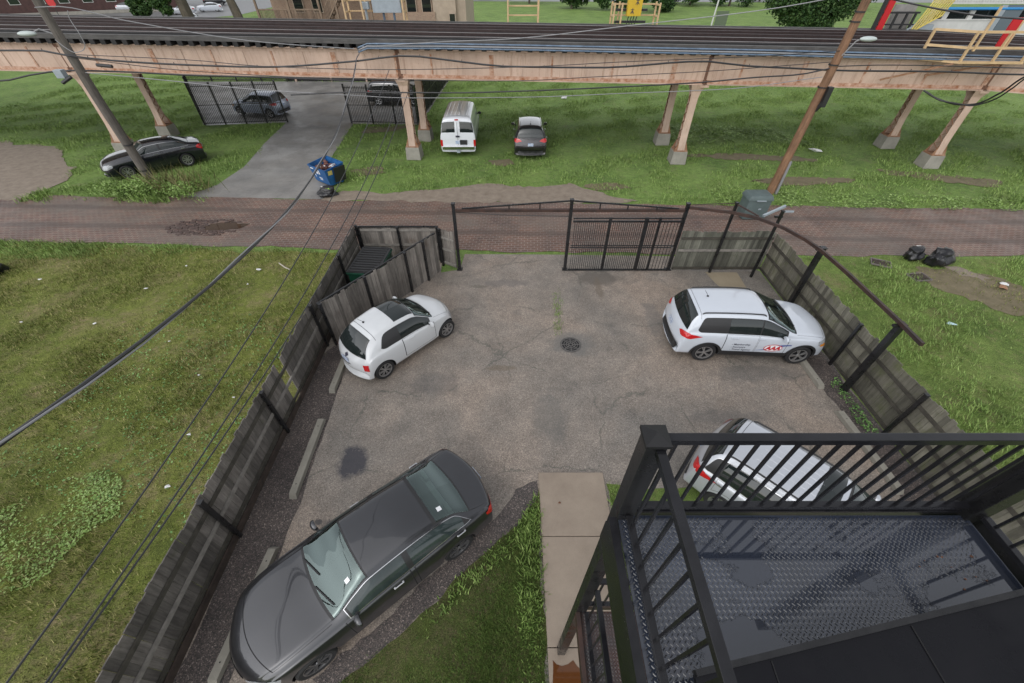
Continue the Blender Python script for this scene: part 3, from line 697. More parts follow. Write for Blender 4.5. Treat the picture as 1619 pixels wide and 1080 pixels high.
        if kind == 'sedan':
            for q_ in (False, True):
                m_ = MB(); P = upatch(S, 3.2, rb-.1, 9.1, 9.17, 12, 3); patch_mesh(P, .0035, m_, q_); m_.build('boot_seam', DARK, root, smooth=True)
        else:
            strip('roof_edge_seam', rt+.35, rt+.385, 8.7, 12, 3, 14)
    # --- mirrors
    for sy in (1, -1):
        q = S.at(cw-.75 if not cargo else cw-.8, 7.0)[0]; m_ = MB()
        bmm = bmesh.new(); bmesh.ops.create_icosphere(bmm, subdivisions=2, radius=1.)
        for v in bmm.verts:
            v.co.x = v.co.x*.075 if v.co.x > 0 else max(v.co.x, -.35)*.075; v.co.y *= .115; v.co.z *= .085
            v.co += Vector((q[0]+.02, sy*(q[1]+.13), q[2]+.05))
        me = bpy.data.meshes.new('mirror'); 
        for v in bmm.verts: m_.v.append(tuple(v.co))
        bmm.verts.ensure_lookup_table(); m_.f = [tuple(v.index for v in f.verts) for f in bmm.faces]; m_.mi = [0]*len(m_.f); bmm.free(); bpy.data.meshes.remove(me)
        m_.bar((q[0], sy*(q[1]-.02), q[2]+.01), (q[0]+.02, sy*(q[1]+.10), q[2]+.03), .05, .03, mi=1)
        m_.build('mirror', [PLAST if cargo else pm, PLAST], root, smooth=True)
    # --- wheels
    wd = .22; tb, rm = make_wheel(wr, wd, style, rimmat, ns); proto = None
    for wx in wb:
        for sy in (1, -1):
            if proto is None:
                wo = tb.build('wheel', RUBBER, root, smooth=True); ro = rm.build('rim', [rimmat, DARK], wo, smooth=True, sharp=30); proto = (wo, ro)
            else:
                wo = proto[0].copy(); COL.objects.link(wo); wo.parent = root; ro = proto[1].copy(); COL.objects.link(ro); ro.parent = wo
            wo.location = (wx, sy*(hw-wd/2-.025-wheel_in), wr); wo.rotation_euler.z = 0 if sy > 0 else math.pi
    # --- lamps, plates, bumper trim
    ht = .46*H
    if kind == 'suv': tl = tail or [(-.985*L/2, hw*.62, .60*H), (-.97*L/2, hw*.72, .645*H), (-.82*L/2, hw*1.02, .63*H), (-.70*L/2, hw*1.03, .595*H), (-.84*L/2, hw*1.0, .535*H), (-.97*L/2, hw*.78, .54*H)]
    elif kind == 'sedan': tl = tail or [(-.99*L/2, hw*.52, .60*H), (-.96*L/2, hw*.72, .655*H), (-.84*L/2, hw*.97, .64*H), (-.85*L/2, hw*1.0, .58*H), (-.95*L/2, hw*.9, .50*H), (-1.*L/2, hw*.6, .52*H)]
    elif kind == 'hatch': tl = tail or [(-.94*L/2, hw*.80, .535*H), (-.87*L/2, hw*.95, .535*H), (-.87*L/2, hw*1.0, .39*H), (-.96*L/2, hw*.86, .39*H)]
    else: tl = tail or [(-.99*L/2, hw*.88, .44*H), (-.985*L/2, hw*1.02, .44*H), (-.985*L/2, hw*1.02, .27*H), (-.99*L/2, hw*.88, .27*H)]
    for sd in (1, -1): decal('taillight', tl, REDL, .013, sides=(sd,))
    if kind == 'hatch': hl = [(.86*L/2, hw*.70, .50*H), (.90*L/2, hw*.55, .46*H), (.93*L/2, hw*.62, .38*H), (.90*L/2, hw*.78, .36*H), (.83*L/2, hw*.86, .42*H), (.82*L/2, hw*.82, .48*H)]
    else: hl = head or [(.97*L/2, hw*.50, .44*H), (.90*L/2, hw*.66, .52*H), (.76*L/2, hw*.93, .53*H), (.78*L/2, hw*.98, .46*H), (.88*L/2, hw*.86, .40*H), (.97*L/2, hw*.6, .37*H)]
    for sd in (1, -1):
        hd = decal('headlight', hl, CLEARL, .007, sides=(sd,))
        if kind == 'suv' and not far:
            c = [sum(p[i] for p in hl)/len(hl) for i in range(3)]; decal('indicator', [(c[0]-.10+dx, c[1]+.08+dy, c[2]+dz) for dx, dy, dz in ((-.08, .03, .03), (.06, -.02, .03), (.08, -.03, -.05), (-.06, .03, -.05))], AMBER, .011, parent=hd, sides=(sd,))
    if not far:
        decal('grille', [(.97*L/2, -hw*.42, .42*H), (.97*L/2, hw*.42, .42*H), (1.*L/2, hw*.36, .26*H), (1.*L/2, -hw*.36, .26*H)], PLAST, .006)
        rx = float(bvh.ray_cast(Vector((-L, 0, plate_z*H)), Vector((1, 0, 0)))[0].x)
        pl = MB(); pl.box((rx-.012, 0, plate_z*H), (.012, .31, .155)); pl.build('licence_plate', WHITEP, root, bevel=.003)
        if kind != 'hatch': decal('bumper_trim', [(-L/2, -hw*.78, .27*H), (-L/2, hw*.78, .27*H), (-L/2, hw*.72, .19*H), (-L/2, -hw*.72, .19*H)], PLAST, .008)
    if cladding:
        for sd in (False, True):
            u0, u1 = S.u_at(wb[1]+wr+.05), S.u_at(wb[0]-wr-.05); m_ = MB(); patch_mesh(upatch(S, u0, u1, 1.6, 3.15, 16, 5), .012, m_, sd); m_.build('sill_cladding', PLAST, root, smooth=True)
            for wx in wb:
                m_ = MB(); vs = []; k = 26
                for i in range(k+1):
                    th = R(-12)+R(204)*i/k
                    for rr in (wr+.045, wr+.11):
                        p = Vector((wx+rr*math.cos(th), (-1 if sd else 1)*hw, wr+rr*math.sin(th)))
                        hit = bvh.ray_cast(Vector((p.x, p.y*1.6, p.z)), Vector((0, 1 if sd else -1, 0)))
                        q = hit[0] if hit[0] is not None else p
                        vs.append(Vector((p.x, q.y+(-.012 if sd else .012), p.z)))
                f_ = [(2*i, 2*i+1, 2*i+3, 2*i+2) for i in range(k)]
                m_.add(vs, f_ if sd else [f[::-1] for f in f_]); m_.build('arch_trim', PLAST, root, smooth=True)
    if rails:
        for sy in (1, -1):
            u = np.linspace(rt+.5, wt-.2, 14); P = S.at(u, np.full(14, 9.75))
            m_ = MB(); pts = [Vector((p[0], sy*p[1], p[2]+.03)) for p in P]; pts[0].z -= .03; pts[-1].z -= .03
            m_.tube(pts, .018, 6); m_.build('roof_rail', rails, root, smooth=True)
    if sunroof:
        P = upatch(S, sunroof[0], sunroof[1], sunroof[2], 12, 10, 8); m_ = MB(); patch_mesh(P, .005, m_); patch_mesh(P, .005, m_, True); m_.build('sunroof', GLASS, root, smooth=True)
    if antenna:
        q = snap((antenna[0], antenna[1], H*1.1), 0.); m_ = MB(); m_.lathe([(.035, 0), (.03, .02), (.012, .035), (0, .037)], 12, 'z', q); m_.tube([q+Vector((0, 0, .03)), q+Vector((-.13, 0, .2))], .006, 5); m_.build('antenna', PLAST, root, smooth=True)
    if extra: extra(root, S, bvh, snap, decal)
    return root
# ------------------------------------------------------------------ the ground
LOT = [(-5.72,-1.2),(9.46,-1.2),(9.46,13.0),(7.9,14.0),(2.2,14.15),(-1.9,14.2),(-2.0,13.1),(-2.7,12.9),(-2.75,13.7),(-5.72,13.8)]
def alley_near(x): return 14.55-.032*x*(1 if x < 0 else .75)
def alley_far(x): return 18.95-.032*x
ALLEY = [(-70, alley_near(-70)), (-20, alley_near(-20)), (0, 14.3), (20, alley_near(20)), (70, alley_near(70)), (70, alley_far(70)), (0, alley_far(0)), (-70, alley_far(-70))]
g = MB(); g.quad([(-260,-60,-.03),(260,-60,-.03),(260,420,-.03),(-260,420,-.03)]); struct(g.build('ground', G_FAR), 'green grass ground stretching to the horizon')
LEFTLOT = [(-70,-20),(-5.70,-20),(-5.70,13.95),(-7.0,14.3),(-20,15.0),(-70,16.6)]
RIGHTLOT = [(9.45,-20),(70,-20),(70,12.6),(20,13.9),(12.4,14.1),(9.45,13.7)]
LAWN = [(-4.2,-1.),(-2.85,.92),(-2.31,1.32),(-1.53,1.99),(-.63,2.86),(.14,3.49),(.57,4.04),(.60,4.3),(.60,-1.)]
LAWNR = [(2.16,4.42),(2.9,4.33),(4.3,4.26),(4.5,3.0),(3.6,-1.),(2.16,-1.)]
struct(sheet('lawn', LEFTLOT, -.022, G_LOT, 'patchy olive lawn of the vacant lot left of the long fence', .10, .5))
struct(sheet('lawn', RIGHTLOT, -.022, G_RIGHT, 'fresh green lawn right of the mossy fence', .08, .5))
struct(sheet('alley', jag(ALLEY, .5, .09, 5), -.012, BRICK, 'brick paved alley running across the picture'))
struct(sheet('parking_lot', LOT, -.006, ASPHALT, 'worn aggregate asphalt of the parking lot'))
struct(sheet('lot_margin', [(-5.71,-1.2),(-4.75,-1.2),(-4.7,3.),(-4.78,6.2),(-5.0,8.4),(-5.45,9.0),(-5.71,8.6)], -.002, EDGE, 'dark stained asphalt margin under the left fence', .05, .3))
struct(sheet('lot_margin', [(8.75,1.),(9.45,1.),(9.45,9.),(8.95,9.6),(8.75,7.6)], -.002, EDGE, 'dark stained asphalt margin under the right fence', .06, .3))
struct(sheet('tar_strip', [(-3.35,.95),(-2.7,1.5),(-1.9,2.2),(-1.0,3.05),(-.25,3.75),(.25,4.35),(.58,4.5),(.56,4.0),(.1,3.45),(-.65,2.8),(-1.55,1.95),(-2.35,1.25),(-3.0,.75)], -.001, EDGE, 'dark tar strip along the edge of the front lawn', .05, .15))
struct(sheet('lawn', LAWN, .0, G_LAWN, 'small front lawn left of the concrete walk', .035, .15))
struct(sheet('lawn', LAWNR, .0, G_RIGHT, 'strip of lawn between the concrete walk and the silver car', .03, .2))
wk = MB()
for y0, y1 in ((4.68,3.25),(3.24,1.38),(1.37,-1.)): wk.box((1.37,(y0+y1)/2,.0), (1.50, y0-y1-.004, .07))
struct(wk.build('walk', WALK, bevel=.012), 'tan concrete walk leading to the stair')
pool = NT('rusty_puddle'); PUD = pool.done(pool.mix((.07,.025,.009), (.12,.045,.014), pool.noise(3)), .05)
struct(sheet('puddle', [(.66,.35),(1.2,.35),(1.25,1.0),(1.05,1.2),(.85,1.12),(.70,1.2)], .0385, PUD, 'rust brown puddle on the walk at the foot of the stair post', .02, .08))
SLAB = conc_mat('pale_slab_concrete', (.22,.18,.125), (.29,.245,.175), .5)
struct(sheet('concrete_slab', [(7.35,12.92),(8.55,12.9),(8.45,11.0),(7.75,11.0)], .001, SLAB, 'pale concrete slab beside the white car', .02, .3))
DRV = [(-16.2,19.45),(-8.3,19.2),(-9.3,20.6),(-10.6,23.0),(-10.9,27.2),(-11.2,31.2),(-11.2,40.),(-17.5,40.),(-16.1,31.6),(-15.8,28.),(-15.2,23.4),(-15.4,21.)]
struct(sheet('driveway', DRV, -.016, DRIVE, 'grey asphalt driveway leading under the railway', .025, .4))
YARD = [(-21.6,30.95),(-16.,31.6),(-11.3,31.3),(-6.5,31.1),(-5.9,44.2),(-30.6,44.2)]
struct(sheet('yard', YARD, -.019, DRIVE, 'wet asphalt yard beyond the railway', .05, .4))
GRV = conc_mat('gravel_soil', (.16,.125,.095), (.27,.225,.178), .75, sc_=2.)
DIRT = conc_mat('bare_soil', (.10,.085,.045), (.19,.155,.095), .85, sc_=2.)
APRON = [(-9.4,19.1),(-8.6,20.2),(-6.,20.0),(-3.4,20.5),(-1.2,21.1),(.6,20.6),(3.,21.15),(4.6,20.),(6.2,19.0),(2.,18.75),(-4,18.95)]
struct(sheet('gravel_patch', APRON, -.008, GRV, 'gravel apron on the far side of the alley opposite the gate', .14, .3))
LGRV = [(-70,19.),(-24.3,19.3),(-23.8,21.0),(-24.6,23.4),(-27.5,26.),(-33,27.6),(-70,28.5)]
struct(sheet('gravel_patch', LGRV, -.008, GRV, 'bare gravel ground at the left end of the alley', .25, .4))
struct(sheet('gravel_patch', [(-17.2,19.3),(-16.2,20.0),(-15.2,20.6),(-14.6,19.2)], -.0175, GRV, 'gravel corner beside the driveway mouth', .05, .2))
PATCHES = [[(15.6,13.3),(17.,13.0),(18.4,12.2),(19.,11.),(18.4,9.6),(16.6,10.6),(15.3,12.0),(15.2,12.9)], [(12.6,21.4),(15.,22.0),(18.4,21.7),(18.,21.1),(14.,20.9)], [(9.8,25.2),(14.,25.5),(18.,24.6),(17.5,24.1),(12.,24.6)], [(-1.4,24.3),(-.2,24.6),(.2,23.7),(-.8,23.4)], [(-6.6,31.0),(-8.3,29.6),(-10.2,29.2),(-10.,30.6),(-8,30.9)], [(-9.,22.9),(-7.4,23.4),(-6.9,22.6),(-8.3,22.)], [(3.8,20.9),(5.4,21.2),(6.2,20.5),(4.5,20.3)], [(20.4,23.0),(26.,21.5),(25.,20.6),(20.6,22.2)]]
for p, t in zip(PATCHES, ('bare earth beside the black bags on the right lawn', 'muddy streak in the grass behind the brown pole', 'worn muddy track in the grass beside the railway columns', 'small muddy spot behind the two vehicles', 'bare earth before the yard fence', 'bare spot beside the blue dumpster', 'thin grass at the edge of the alley', 'muddy streak at the right columns')):
    struct(sheet('soil_patch', p, -.010, DIRT, t, .10, .11))
struct(sheet('gravel_patch', [(16.6,13.4),(17.3,13.3),(17.9,12.5),(17.5,12.2),(16.9,12.7)], -.006, GRV, 'spill of pale gravel behind the black bags', .08, .2))
WATER = M('brown_water', (.018,.012,.009), .05)
struct(sheet('puddle', [(-13.9,16.4),(-12.9,16.15),(-12.0,16.3),(-11.75,16.75),(-12.3,16.7),(-12.7,17.05),(-13.3,16.75)], -.004, WATER, 'brown puddle in the sunken bricks of the alley', .07, .15))
bk = MB(); rg = random.Random(5)
LB = M('loose_brick', (.065,.042,.036), .7, var=.4, vscale=5)
for i in range(13):
    for j in range(9):
        x = -15.2+i*.25+(.12 if j % 2 else 0)+rg.uniform(-.05, .05); y = 15.75+j*.16+rg.uniform(-.03, .03); d = math.hypot((x+13.6)/1.6, (y-16.4)/.75)
        if d < 1.05 and not (x > -13.5 and 16.2 < y < 16.85): bk.box((x, y, -.03+rg.uniform(0, .022)), (.21, .105, .06), rot=Matrix.Rotation(rg.uniform(-.35, .35), 3, 'Z') @ Matrix.Rotation(rg.uniform(-.18, .18), 3, 'X'))
tag(bk.build('loose_bricks', LB, bevel=.01), 'heaved bricks around the alley puddle', kind='stuff')
WATR = [(-.0,0)]
# far street and lots behind the railway
FST = conc_mat('far_street_asphalt', (.13,.13,.132), (.19,.19,.19), .5)
struct(sheet('street', [(-95,95),(-62,88),(-52,98),(-52,135),(-70,260),(-130,260),(-100,125)], -.014, FST, 'wet street far behind the railway'))
struct(sheet('sidewalk', [(-95,88),(-66,84),(-66,87),(-95,94)], -.012, CONC, 'pale sidewalk beside the far brick building'))
struct(sheet('street', [(-20,128),(260,118),(260,126),(-20,136)], -.014, FST, 'cross street at the far edge of the green'))
# grass blades
tag(grass('grass', LEFTLOT[:2]+[(-5.85,-1),(-5.85,13.9),(-7.,14.5),(-21.5,15.2),(-21.5,-1)] and [(-5.85,.2),(-5.85,13.9),(-7.,14.35),(-24.,15.4),(-24.,9.),(-13.,2.5),(-9,.2)], 150, (.03,.095), B_LOT, 'short patchy grass of the left vacant lot', blades=6, spread=.07, wid=.006, clump=.35, z=-.022, seed=4))
grass('grass', [(-3.6,.0),(-2.85,.92),(-1.53,1.99),(-.63,2.86),(.14,3.49),(.57,4.04),(.61,.0)], 1000, (.02,.055), B_LAWN, 'short grass of the small front lawn', spread=.03, wid=.0032, seed=5, clump=.5)
grass('grass', [(-2.95,.8),(-2.31,1.25),(-1.53,1.92),(-.63,2.79),(.14,3.42),(.52,4.1),(.61,4.3),(.61,3.6),(.2,3.2),(-.6,2.5),(-1.5,1.65),(-2.3,1.0)], 260, (.04,.12), B_FAR, 'taller weeds along the ragged edge of the front lawn', spread=.06, wid=.010, seed=6, clump=1.4)
grass('grass', LAWNR, 500, (.03,.09), B_FAR, 'grass of the strip beside the walk', spread=.04, wid=.004, seed=7)
grass('grass', [(9.6,3.0),(9.6,13.6),(12.4,14.1),(24,13.75),(24,6.)], 70, (.05,.13), B_FAR, 'grass of the lot right of the mossy fence', excl=[PATCHES[0]], spread=.07, wid=.006, seed=8)
FARG = [(-40,18.9),(-26,19.6),(40,17.9),(40,46),(-40,46)]
grass('grass', PATCHES[0], 45, (.03,.10), B_LOT, 'sparse straw coloured grass on the bare earth', spread=.08, wid=.006, seed=31)
grass('grass', FARG, 34, (.05,.14), B_FAR, 'long grass under and around the railway', excl=[DRV, YARD, APRON, LGRV, PATCHES[1], PATCHES[2], PATCHES[3], ALLEY], spread=.14, wid=.012, seed=9, blades=5, clump=.8, z=-.03)
grass('grass', [(-24.,18.9),(-15.,18.8),(-14.9,20.6),(-17,21.4),(-24,20.4)], 60, (.08,.25), B_FAR, 'tall grass at the far edge of the alley', excl=[DRV, LGRV], spread=.1, wid=.014, seed=10, z=-.02)
grass('grass', [(-30,13.9),(-6.,13.8),(-6.,14.5),(-20,15.15),(-30,15.5)], 120, (.04,.12), B_FAR, 'green fringe of grass along the near edge of the alley', spread=.08, wid=.008, seed=12, z=-.02, clump=1.2)
grass('grass', [(1.35,9.4),(1.6,9.4),(1.75,11.9),(1.5,12.0)], 160, (.02,.06), B_FAR, 'grass growing from the crack between drain and gate', spread=.04, wid=.005, seed=13, clump=1.3)
def leafpatch(name, poly, n, size, mat, label, seed, h=.1):
    rg = np.random.default_rng(seed); P = np.array(poly); lo, hi = P.min(0), P.max(0); x = rg.uniform(lo[0], hi[0], n*3); y = rg.uniform(lo[1], hi[1], n*3)
    k = inpoly(x, y, poly) & (rg.uniform(0, 1, n*3) < .55+.5*smooth_noise(x, y, 3., seed)); x, y = x[k][:n], y[k][:n]; m = len(x); z = rg.uniform(.02, h, m)
    a = rg.uniform(0, 6.28, m); s = size*rg.uniform(.6, 1.4, m); t = rg.uniform(-.4, .4, (m, 2)); V = np.zeros((m, 4, 3))
    for i, (dx, dy) in enumerate(((1, 0), (0, .6), (-1, 0), (0, -.6))):
        px, py = dx*s*np.cos(a)-dy*s*np.sin(a), dx*s*np.sin(a)+dy*s*np.cos(a); V[:, i] = np.stack([x+px, y+py, z+px*t[:, 0]+py*t[:, 1]], 1)
    return tag(npmesh(name, V.reshape(-1, 3), np.arange(m*4).reshape(m, 4), mat), label, None, None, 'stuff')
leafpatch('ground_cover', jag([(-11.2,1.6),(-9.9,2.1),(-9.0,2.9),(-8.5,3.7),(-8.9,4.4),(-9.8,4.7),(-10.6,4.3),(-11.8,3.2)], .3, .16, 3), 3000, .027, B_CLOVER, 'patch of broad leaved weeds on the left lot', 3, .045)
leafpatch('ground_cover', [(10.,26.5),(14.,27.5),(19.,26.5),(18.,30.),(11.,31.)], 2600, .07, B_CLOVER, 'leafy weeds under the railway to the right', 4, .15)
leafpatch('ground_cover', [(-12.,12.),(-6.,9.),(-6.5,3.),(-13.,5.)], 1500, .03, B_WEED, 'scattered small weeds over the left lot', 6, .06)
leafpatch('ground_cover', [(10.,18.4),(26.,17.8),(26.,19.2),(10.,20.2)], 2600, .05, B_CLOVER, 'weeds along the far edge of the alley', 8, .10)
leafpatch('ground_cover', [(8.9,5.4),(9.25,5.4),(9.25,7.6),(8.95,7.4)], 350, .03, B_WEED, 'weeds at the foot of the right fence', 7, .1)

# ------------------------------------------------------------------ fences
def fence(name, label, p0, p1, posts, side, h, wood, rails, post_h=None, kick=False, bw=.14, post_in=.0, parent_group=None, gaps=(), capr=None, front=False, tilt=.01, railmats=None):
    """board fence from p0 to p1; side=+1 puts posts and rails to the left of the run"""
    p0 = Vector((*p0, 0)); p1 = Vector((*p1, 0)); d = (p1-p0).normalized(); n = Vector((-d.y, d.x, 0))*side; Lf = (p1-p0).length; rz = math.atan2(d.y, d.x)
    root = thing(name, label, 'fence', p0, rz); rg = random.Random(int(Lf*100)); post_h = post_h or h+.04
    sg = side; cuts = sorted(set([0.]+[max(0, min(Lf, q)) for q in posts]+[Lf]))
    for a, b in zip(cuts, cuts[1:]):
        if b-a < .12: continue
        m = MB(); x = a+.01
        while x < b-.03:
            wdt = min(bw*rg.uniform(.9, 1.08), b-x-.004)
            if not any(g0 < x+wdt/2 < g1 for g0, g1 in gaps):
                hh = h*rg.uniform(.965, 1.02)
                m.box((x+wdt/2, rg.uniform(-.006, .006), .04+hh/2), (wdt-.004, .02, hh), rot=Matrix.Rotation(rg.uniform(-tilt, tilt), 3, 'Y') @ Matrix.Rotation(rg.uniform(-.03, .03), 3, 'Z'))
            x += wdt
        m.build('board_panel', wood, root)
        r = MB()
        for i, z in enumerate(rails): r.bar((a+.03, sg*.035, z+rg.uniform(-.015, .015)), (b-.03, sg*.035, z+rg.uniform(-.015, .015)), .035, .085, mi=i if railmats else 0)
        if rails: r.build('rail', railmats or W_RAIL, root)
        if kick: k = MB(); k.bar((a+.02, sg*.05, .10), (b-.02, sg*.05, .10), .04, .18); k.build('kickboard', W_KICK, root)
    for q in posts:
        m = MB(); m.box((q, sg*(.075 if not front else -.03), post_h/2), (.075, .075, post_h)); m.box((q, sg*(.075 if not front else -.03), post_h+.015), (.095, .095, .03)); m.box((q, sg*(.01), h*.93), (.05, .20, .04)); m.build('post', BLACK, root, bevel=.006)
    if capr:
        m = MB(); m.bar((0, sg*.04, h+.05), (Lf, sg*.04, h+.05), .05, .05); m.build('cap_rail', BLACK, root)
    return root
fence('board_fence', 'long weathered grey board fence with black posts along the left of the parking lot', (-5.72,-1.2), (-5.80,13.62), [1.5,4.46,7.0,10.12,12.75,14.75], -1, 1.54, W_LEFT, (.30,.82,1.24), kick=True, gaps=[(7.9,8.1)], railmats=[W_RAILD, W_RAIL, W_RAILD])
fence('board_fence', 'slanting silver grey board fence in front of the green dumpster', (-5.5,8.95), (-2.72,12.95), [0.05,1.65,3.35,4.2], 1, 1.55, W_ENC, (.3,1.2), front=True, bw=.12, capr=True, railmats=[W_RAILD, W_RAILD])
fence('board_fence', 'board fence with black top rail behind the green dumpster', (-5.72,13.66), (-2.72,13.66), [0.05,1.5,2.95], -1, 1.46, W_ENC, (.75,1.36), capr=True, bw=.17)
fence('board_fence', 'narrow board fence between dumpster pen and gate post', (-2.66,13.45), (-2.08,13.12), [0.05], -1, 1.5, W_ENC, (.15,.75,1.22))
fence('board_fence', 'grey board fence between the closed gate and the lot corner', (6.06,13.04), (9.42,13.04), [], -1, 1.6, W_BACK, (.12,.88,1.36), bw=.11, railmats=[W_RAILD, W_RAIL, W_RAILD])
fence('board_fence', 'mossy board fence with black posts along the right of the parking lot', (9.46,13.04), (9.46,-1.2), [4.9,7.3,9.5], -1, 1.52, W_RIGHT, (.12,.72,1.2), bw=.13, railmats=[W_RAILD, W_RAILD, W_RAILD], kick=False)

# ------------------------------------------------------------------ entrance gate of the lot
gt = thing('entrance_portal', 'black steel gate frame with low roof truss spanning the lot entrance', 'gate portal', (0,13.1,0))
for x, h in ((-2.0,2.62),(2.02,2.76),(5.98,2.62)):
    m = MB(); m.box((x, 0, h/2), (.11, .11, h)); m.box((x, 0, h+.02), (.14, .14, .04)); m.box((x, 0, .012), (.2, .2, .024)); m.build('post', BLACK, gt, bevel=.006)
m = MB(); m.bar((-1.93,0,2.40), (5.92,0,2.40), .09, .10); m.build('beam', BLACKR, gt)
m = MB(); m.bar((-1.72,0,2.46), (2.02,0,2.74), .045); m.bar((2.02,0,2.74), (5.7,0,2.46), .045)
for x in (-1.2,-.1,.95,3.0,3.95,4.95): m.bar((x,0,2.44), (x,0,2.74-abs(x-2.02)*.0755), .04)
m.build('truss', BLACK, gt)
m = MB(); m.tube([(-1.95,.02,2.32),(0,.02,2.2),(1.98,.02,2.17)], .012, 5); m.build('wire', CABLE, gt)
sg = thing('sliding_gate', 'closed black picket gate between the middle and right gate posts', 'gate', (0,12.98,0))
m = MB()
for z in (.07,2.05): m.bar((2.12,0,z), (5.92,0,z), .05, .06)
for z in (2.16,): m.bar((2.12,0,z), (5.92,0,z), .04, .04)
m.bar((2.12,0,1.02), (5.92,0,1.02), .03, .03); m.bar((2.12,0,1.10), (5.92,0,1.10), .03, .03)
m.build('frame', BLACK, sg)
for x, wd in ((3.40,.10),(4.66,.13),(5.12,.08)):
    m = MB(); m.bar((x,-.02,.06), (x,-.02,2.2), wd, .07, up=(0,1,0)); m.build('upright', BLACK, sg)
for a, b, s in ((2.12,3.35,.075),(3.46,4.6,.075),(4.73,5.07,.075),(5.18,5.9,.125)):
    n = int((b-a)/s)
    for i in range(1, n+1):
        x = a+(b-a)*i/(n+1); m = MB(); m.bar((x,.01,.09), (x,.01,2.06), .016, .016, up=(0,1,0)); m.build('picket', BLACK, sg)
m = MB(); m.box((5.80,-.05,1.0), (.08,.06,.16)); m.build('lock', CHROME, sg)
# raised track that curves from the gate along the right fence
tk = thing('gate_track', 'curved black steel track on tall posts above the right fence', 'track', (0,0,0))
TP = [(5.98,13.12),(6.6,12.95),(7.4,12.72),(8.07,12.32),(8.59,11.68),(8.9,10.95),(9.04,10.3),(9.11,9.2),(9.14,7.2),(9.12,6.42)]
m = MB()
for p, q in zip(TP, TP[1:]): m.bar((*p,2.5), (*q,2.5), .07, .09)
m.build('rail', BLACKR, tk)
for x, y, hh, ww in ((9.22,10.55,2.46,.13),(9.2,7.15,2.46,.13),(7.5,12.9,2.75,.075),(8.95,12.6,2.6,.075)):
    m = MB(); m.box((x, y, hh/2), (ww, ww, hh)); m.box((x, y, hh+.015), (ww+.03, ww+.03, .03)); m.box((x-.06, y, 2.42), (.26, .07, .06)); m.build('post', BLACK, tk)
m = MB(); m.bar((8.3,12.5,2.5), (9.05,12.75,2.72), .07); m.bar((8.95,12.6,2.6), (9.3,12.6,2.6), .05); m.build('brace', GREYBOX, tk)
m = MB(); m.bar((7.5,12.9,2.72), (8.1,12.4,2.53), .04); m.bar((6.1,13.06,2.62), (7.5,12.95,2.72), .02); m.build('stay', BLACKR, tk)
for y, l in ((8.3,'black'),): pass

# ------------------------------------------------------------------ things on the lot
def stop(x0, y0, x1, y1, label):
    L = math.hypot(x1-x0, y1-y0); m = MB(); m.box((0, 0, .06), (L, .17, .12), taper=.93)
    for s in (-1, 1): m.box((s*L*.36, 0, .1195), (.03, .03, .006), mi=1)
    o = m.build('parking_stop', [STOPC, DARK], None, bevel=.012, loc=((x0+x1)/2, (y0+y1)/2, 0), rz=math.atan2(y1-y0, x1-x0)); return tag(o, label, 'parking stop', 'concrete parking stops')
stop(-4.97,7.05,-4.97,9.0,'parking stop behind the small white hatchback')
stop(-4.88,4.05,-4.93,6.2,'bare parking stop between the white hatchback and the grey sedan')
stop(-4.97,.85,-4.84,3.05,'parking stop under the nose of the dark grey sedan')
stop(8.62,7.2,8.58,9.2,'parking stop at the front wheel of the white lettered suv')
stop(8.62,6.45,8.72,4.15,'parking stop in front of the silver suv')
IRON = M('worn_iron', (.085,.08,.076), .6, var=.3, vscale=12)
dr = thing('drain_grate', 'round black iron drain grate in the middle of the lot', 'drain', (1.82,8.97,0))
m = MB(); m.lathe([(.33,.0),(.33,.012),(.27,.012),(.27,.0)], 32); m.build('ring', IRON, dr)
m = MB(); m.lathe([(0,.004),(.27,.004)], 24); m.build('sump', DARK, dr)
m = MB()
for r_ in (.07,.14,.21): m.lathe([(r_-.014,.006),(r_-.014,.014),(r_+.014,.014),(r_+.014,.006)], 24)
for k in range(8): a = k*math.pi/4; m.bar((.04*math.cos(a),.04*math.sin(a),.010), (.27*math.cos(a),.27*math.sin(a),.010), .026, .012)
m.build('grille', IRON, dr)

# dumpsters
gd = thing('dumpster', 'green steel dumpster with black ribbed lid inside the board pen', 'dumpster', (-4.93,12.05,0), R(-5))
GREEN = M('green_enamel', (.01,.06,.035), .4, var=.35, vscale=4)
m = MB(); m.prism([(-.5,-.78),(.5,-.78),(.5,.78),(-.5,.78)], .12, 1.05); m.bar((-.52,-.8,1.05), (.52,-.8,1.05), .06); m.bar((-.52,.8,1.05), (.52,.8,1.05), .06); m.bar((.52,-.8,1.05), (.52,.8,1.05), .06); m.bar((-.52,-.8,1.05), (-.52,.8,1.05), .06)
for s in (-1, 1): m.box((s*.56, 0, .7), (.08, .9, .12))
m.build('bin', GREEN, gd, bevel=.01)
m = MB(); m.box((0, 0, 1.10), (1.06, 1.62, .03))
for i in range(11): m.box((0, -.74+i*.148, 1.125), (1.0, .065, .05), taper=.85)
m.build('lid', PLAST, gd, bevel=.008)
m = MB()
for i in range(3): m.quad([(-.1+i*.16,-.7815,.55), (-.02+i*.16,-.7815,.55), (-.02+i*.16,-.7815,.68), (-.1+i*.16,-.7815,.68)])
m.build('marking', WHITEINK, gd)
bd = thing('dumpster', 'open blue steel dumpster full of rubbish beside the driveway', 'dumpster', (-9.62,21.35,0), R(-38))
BLUE = M('blue_enamel', (.012,.085,.24), .4, var=.3, vscale=3)
m = MB(); a_, b_ = .92, .62; t_ = .03
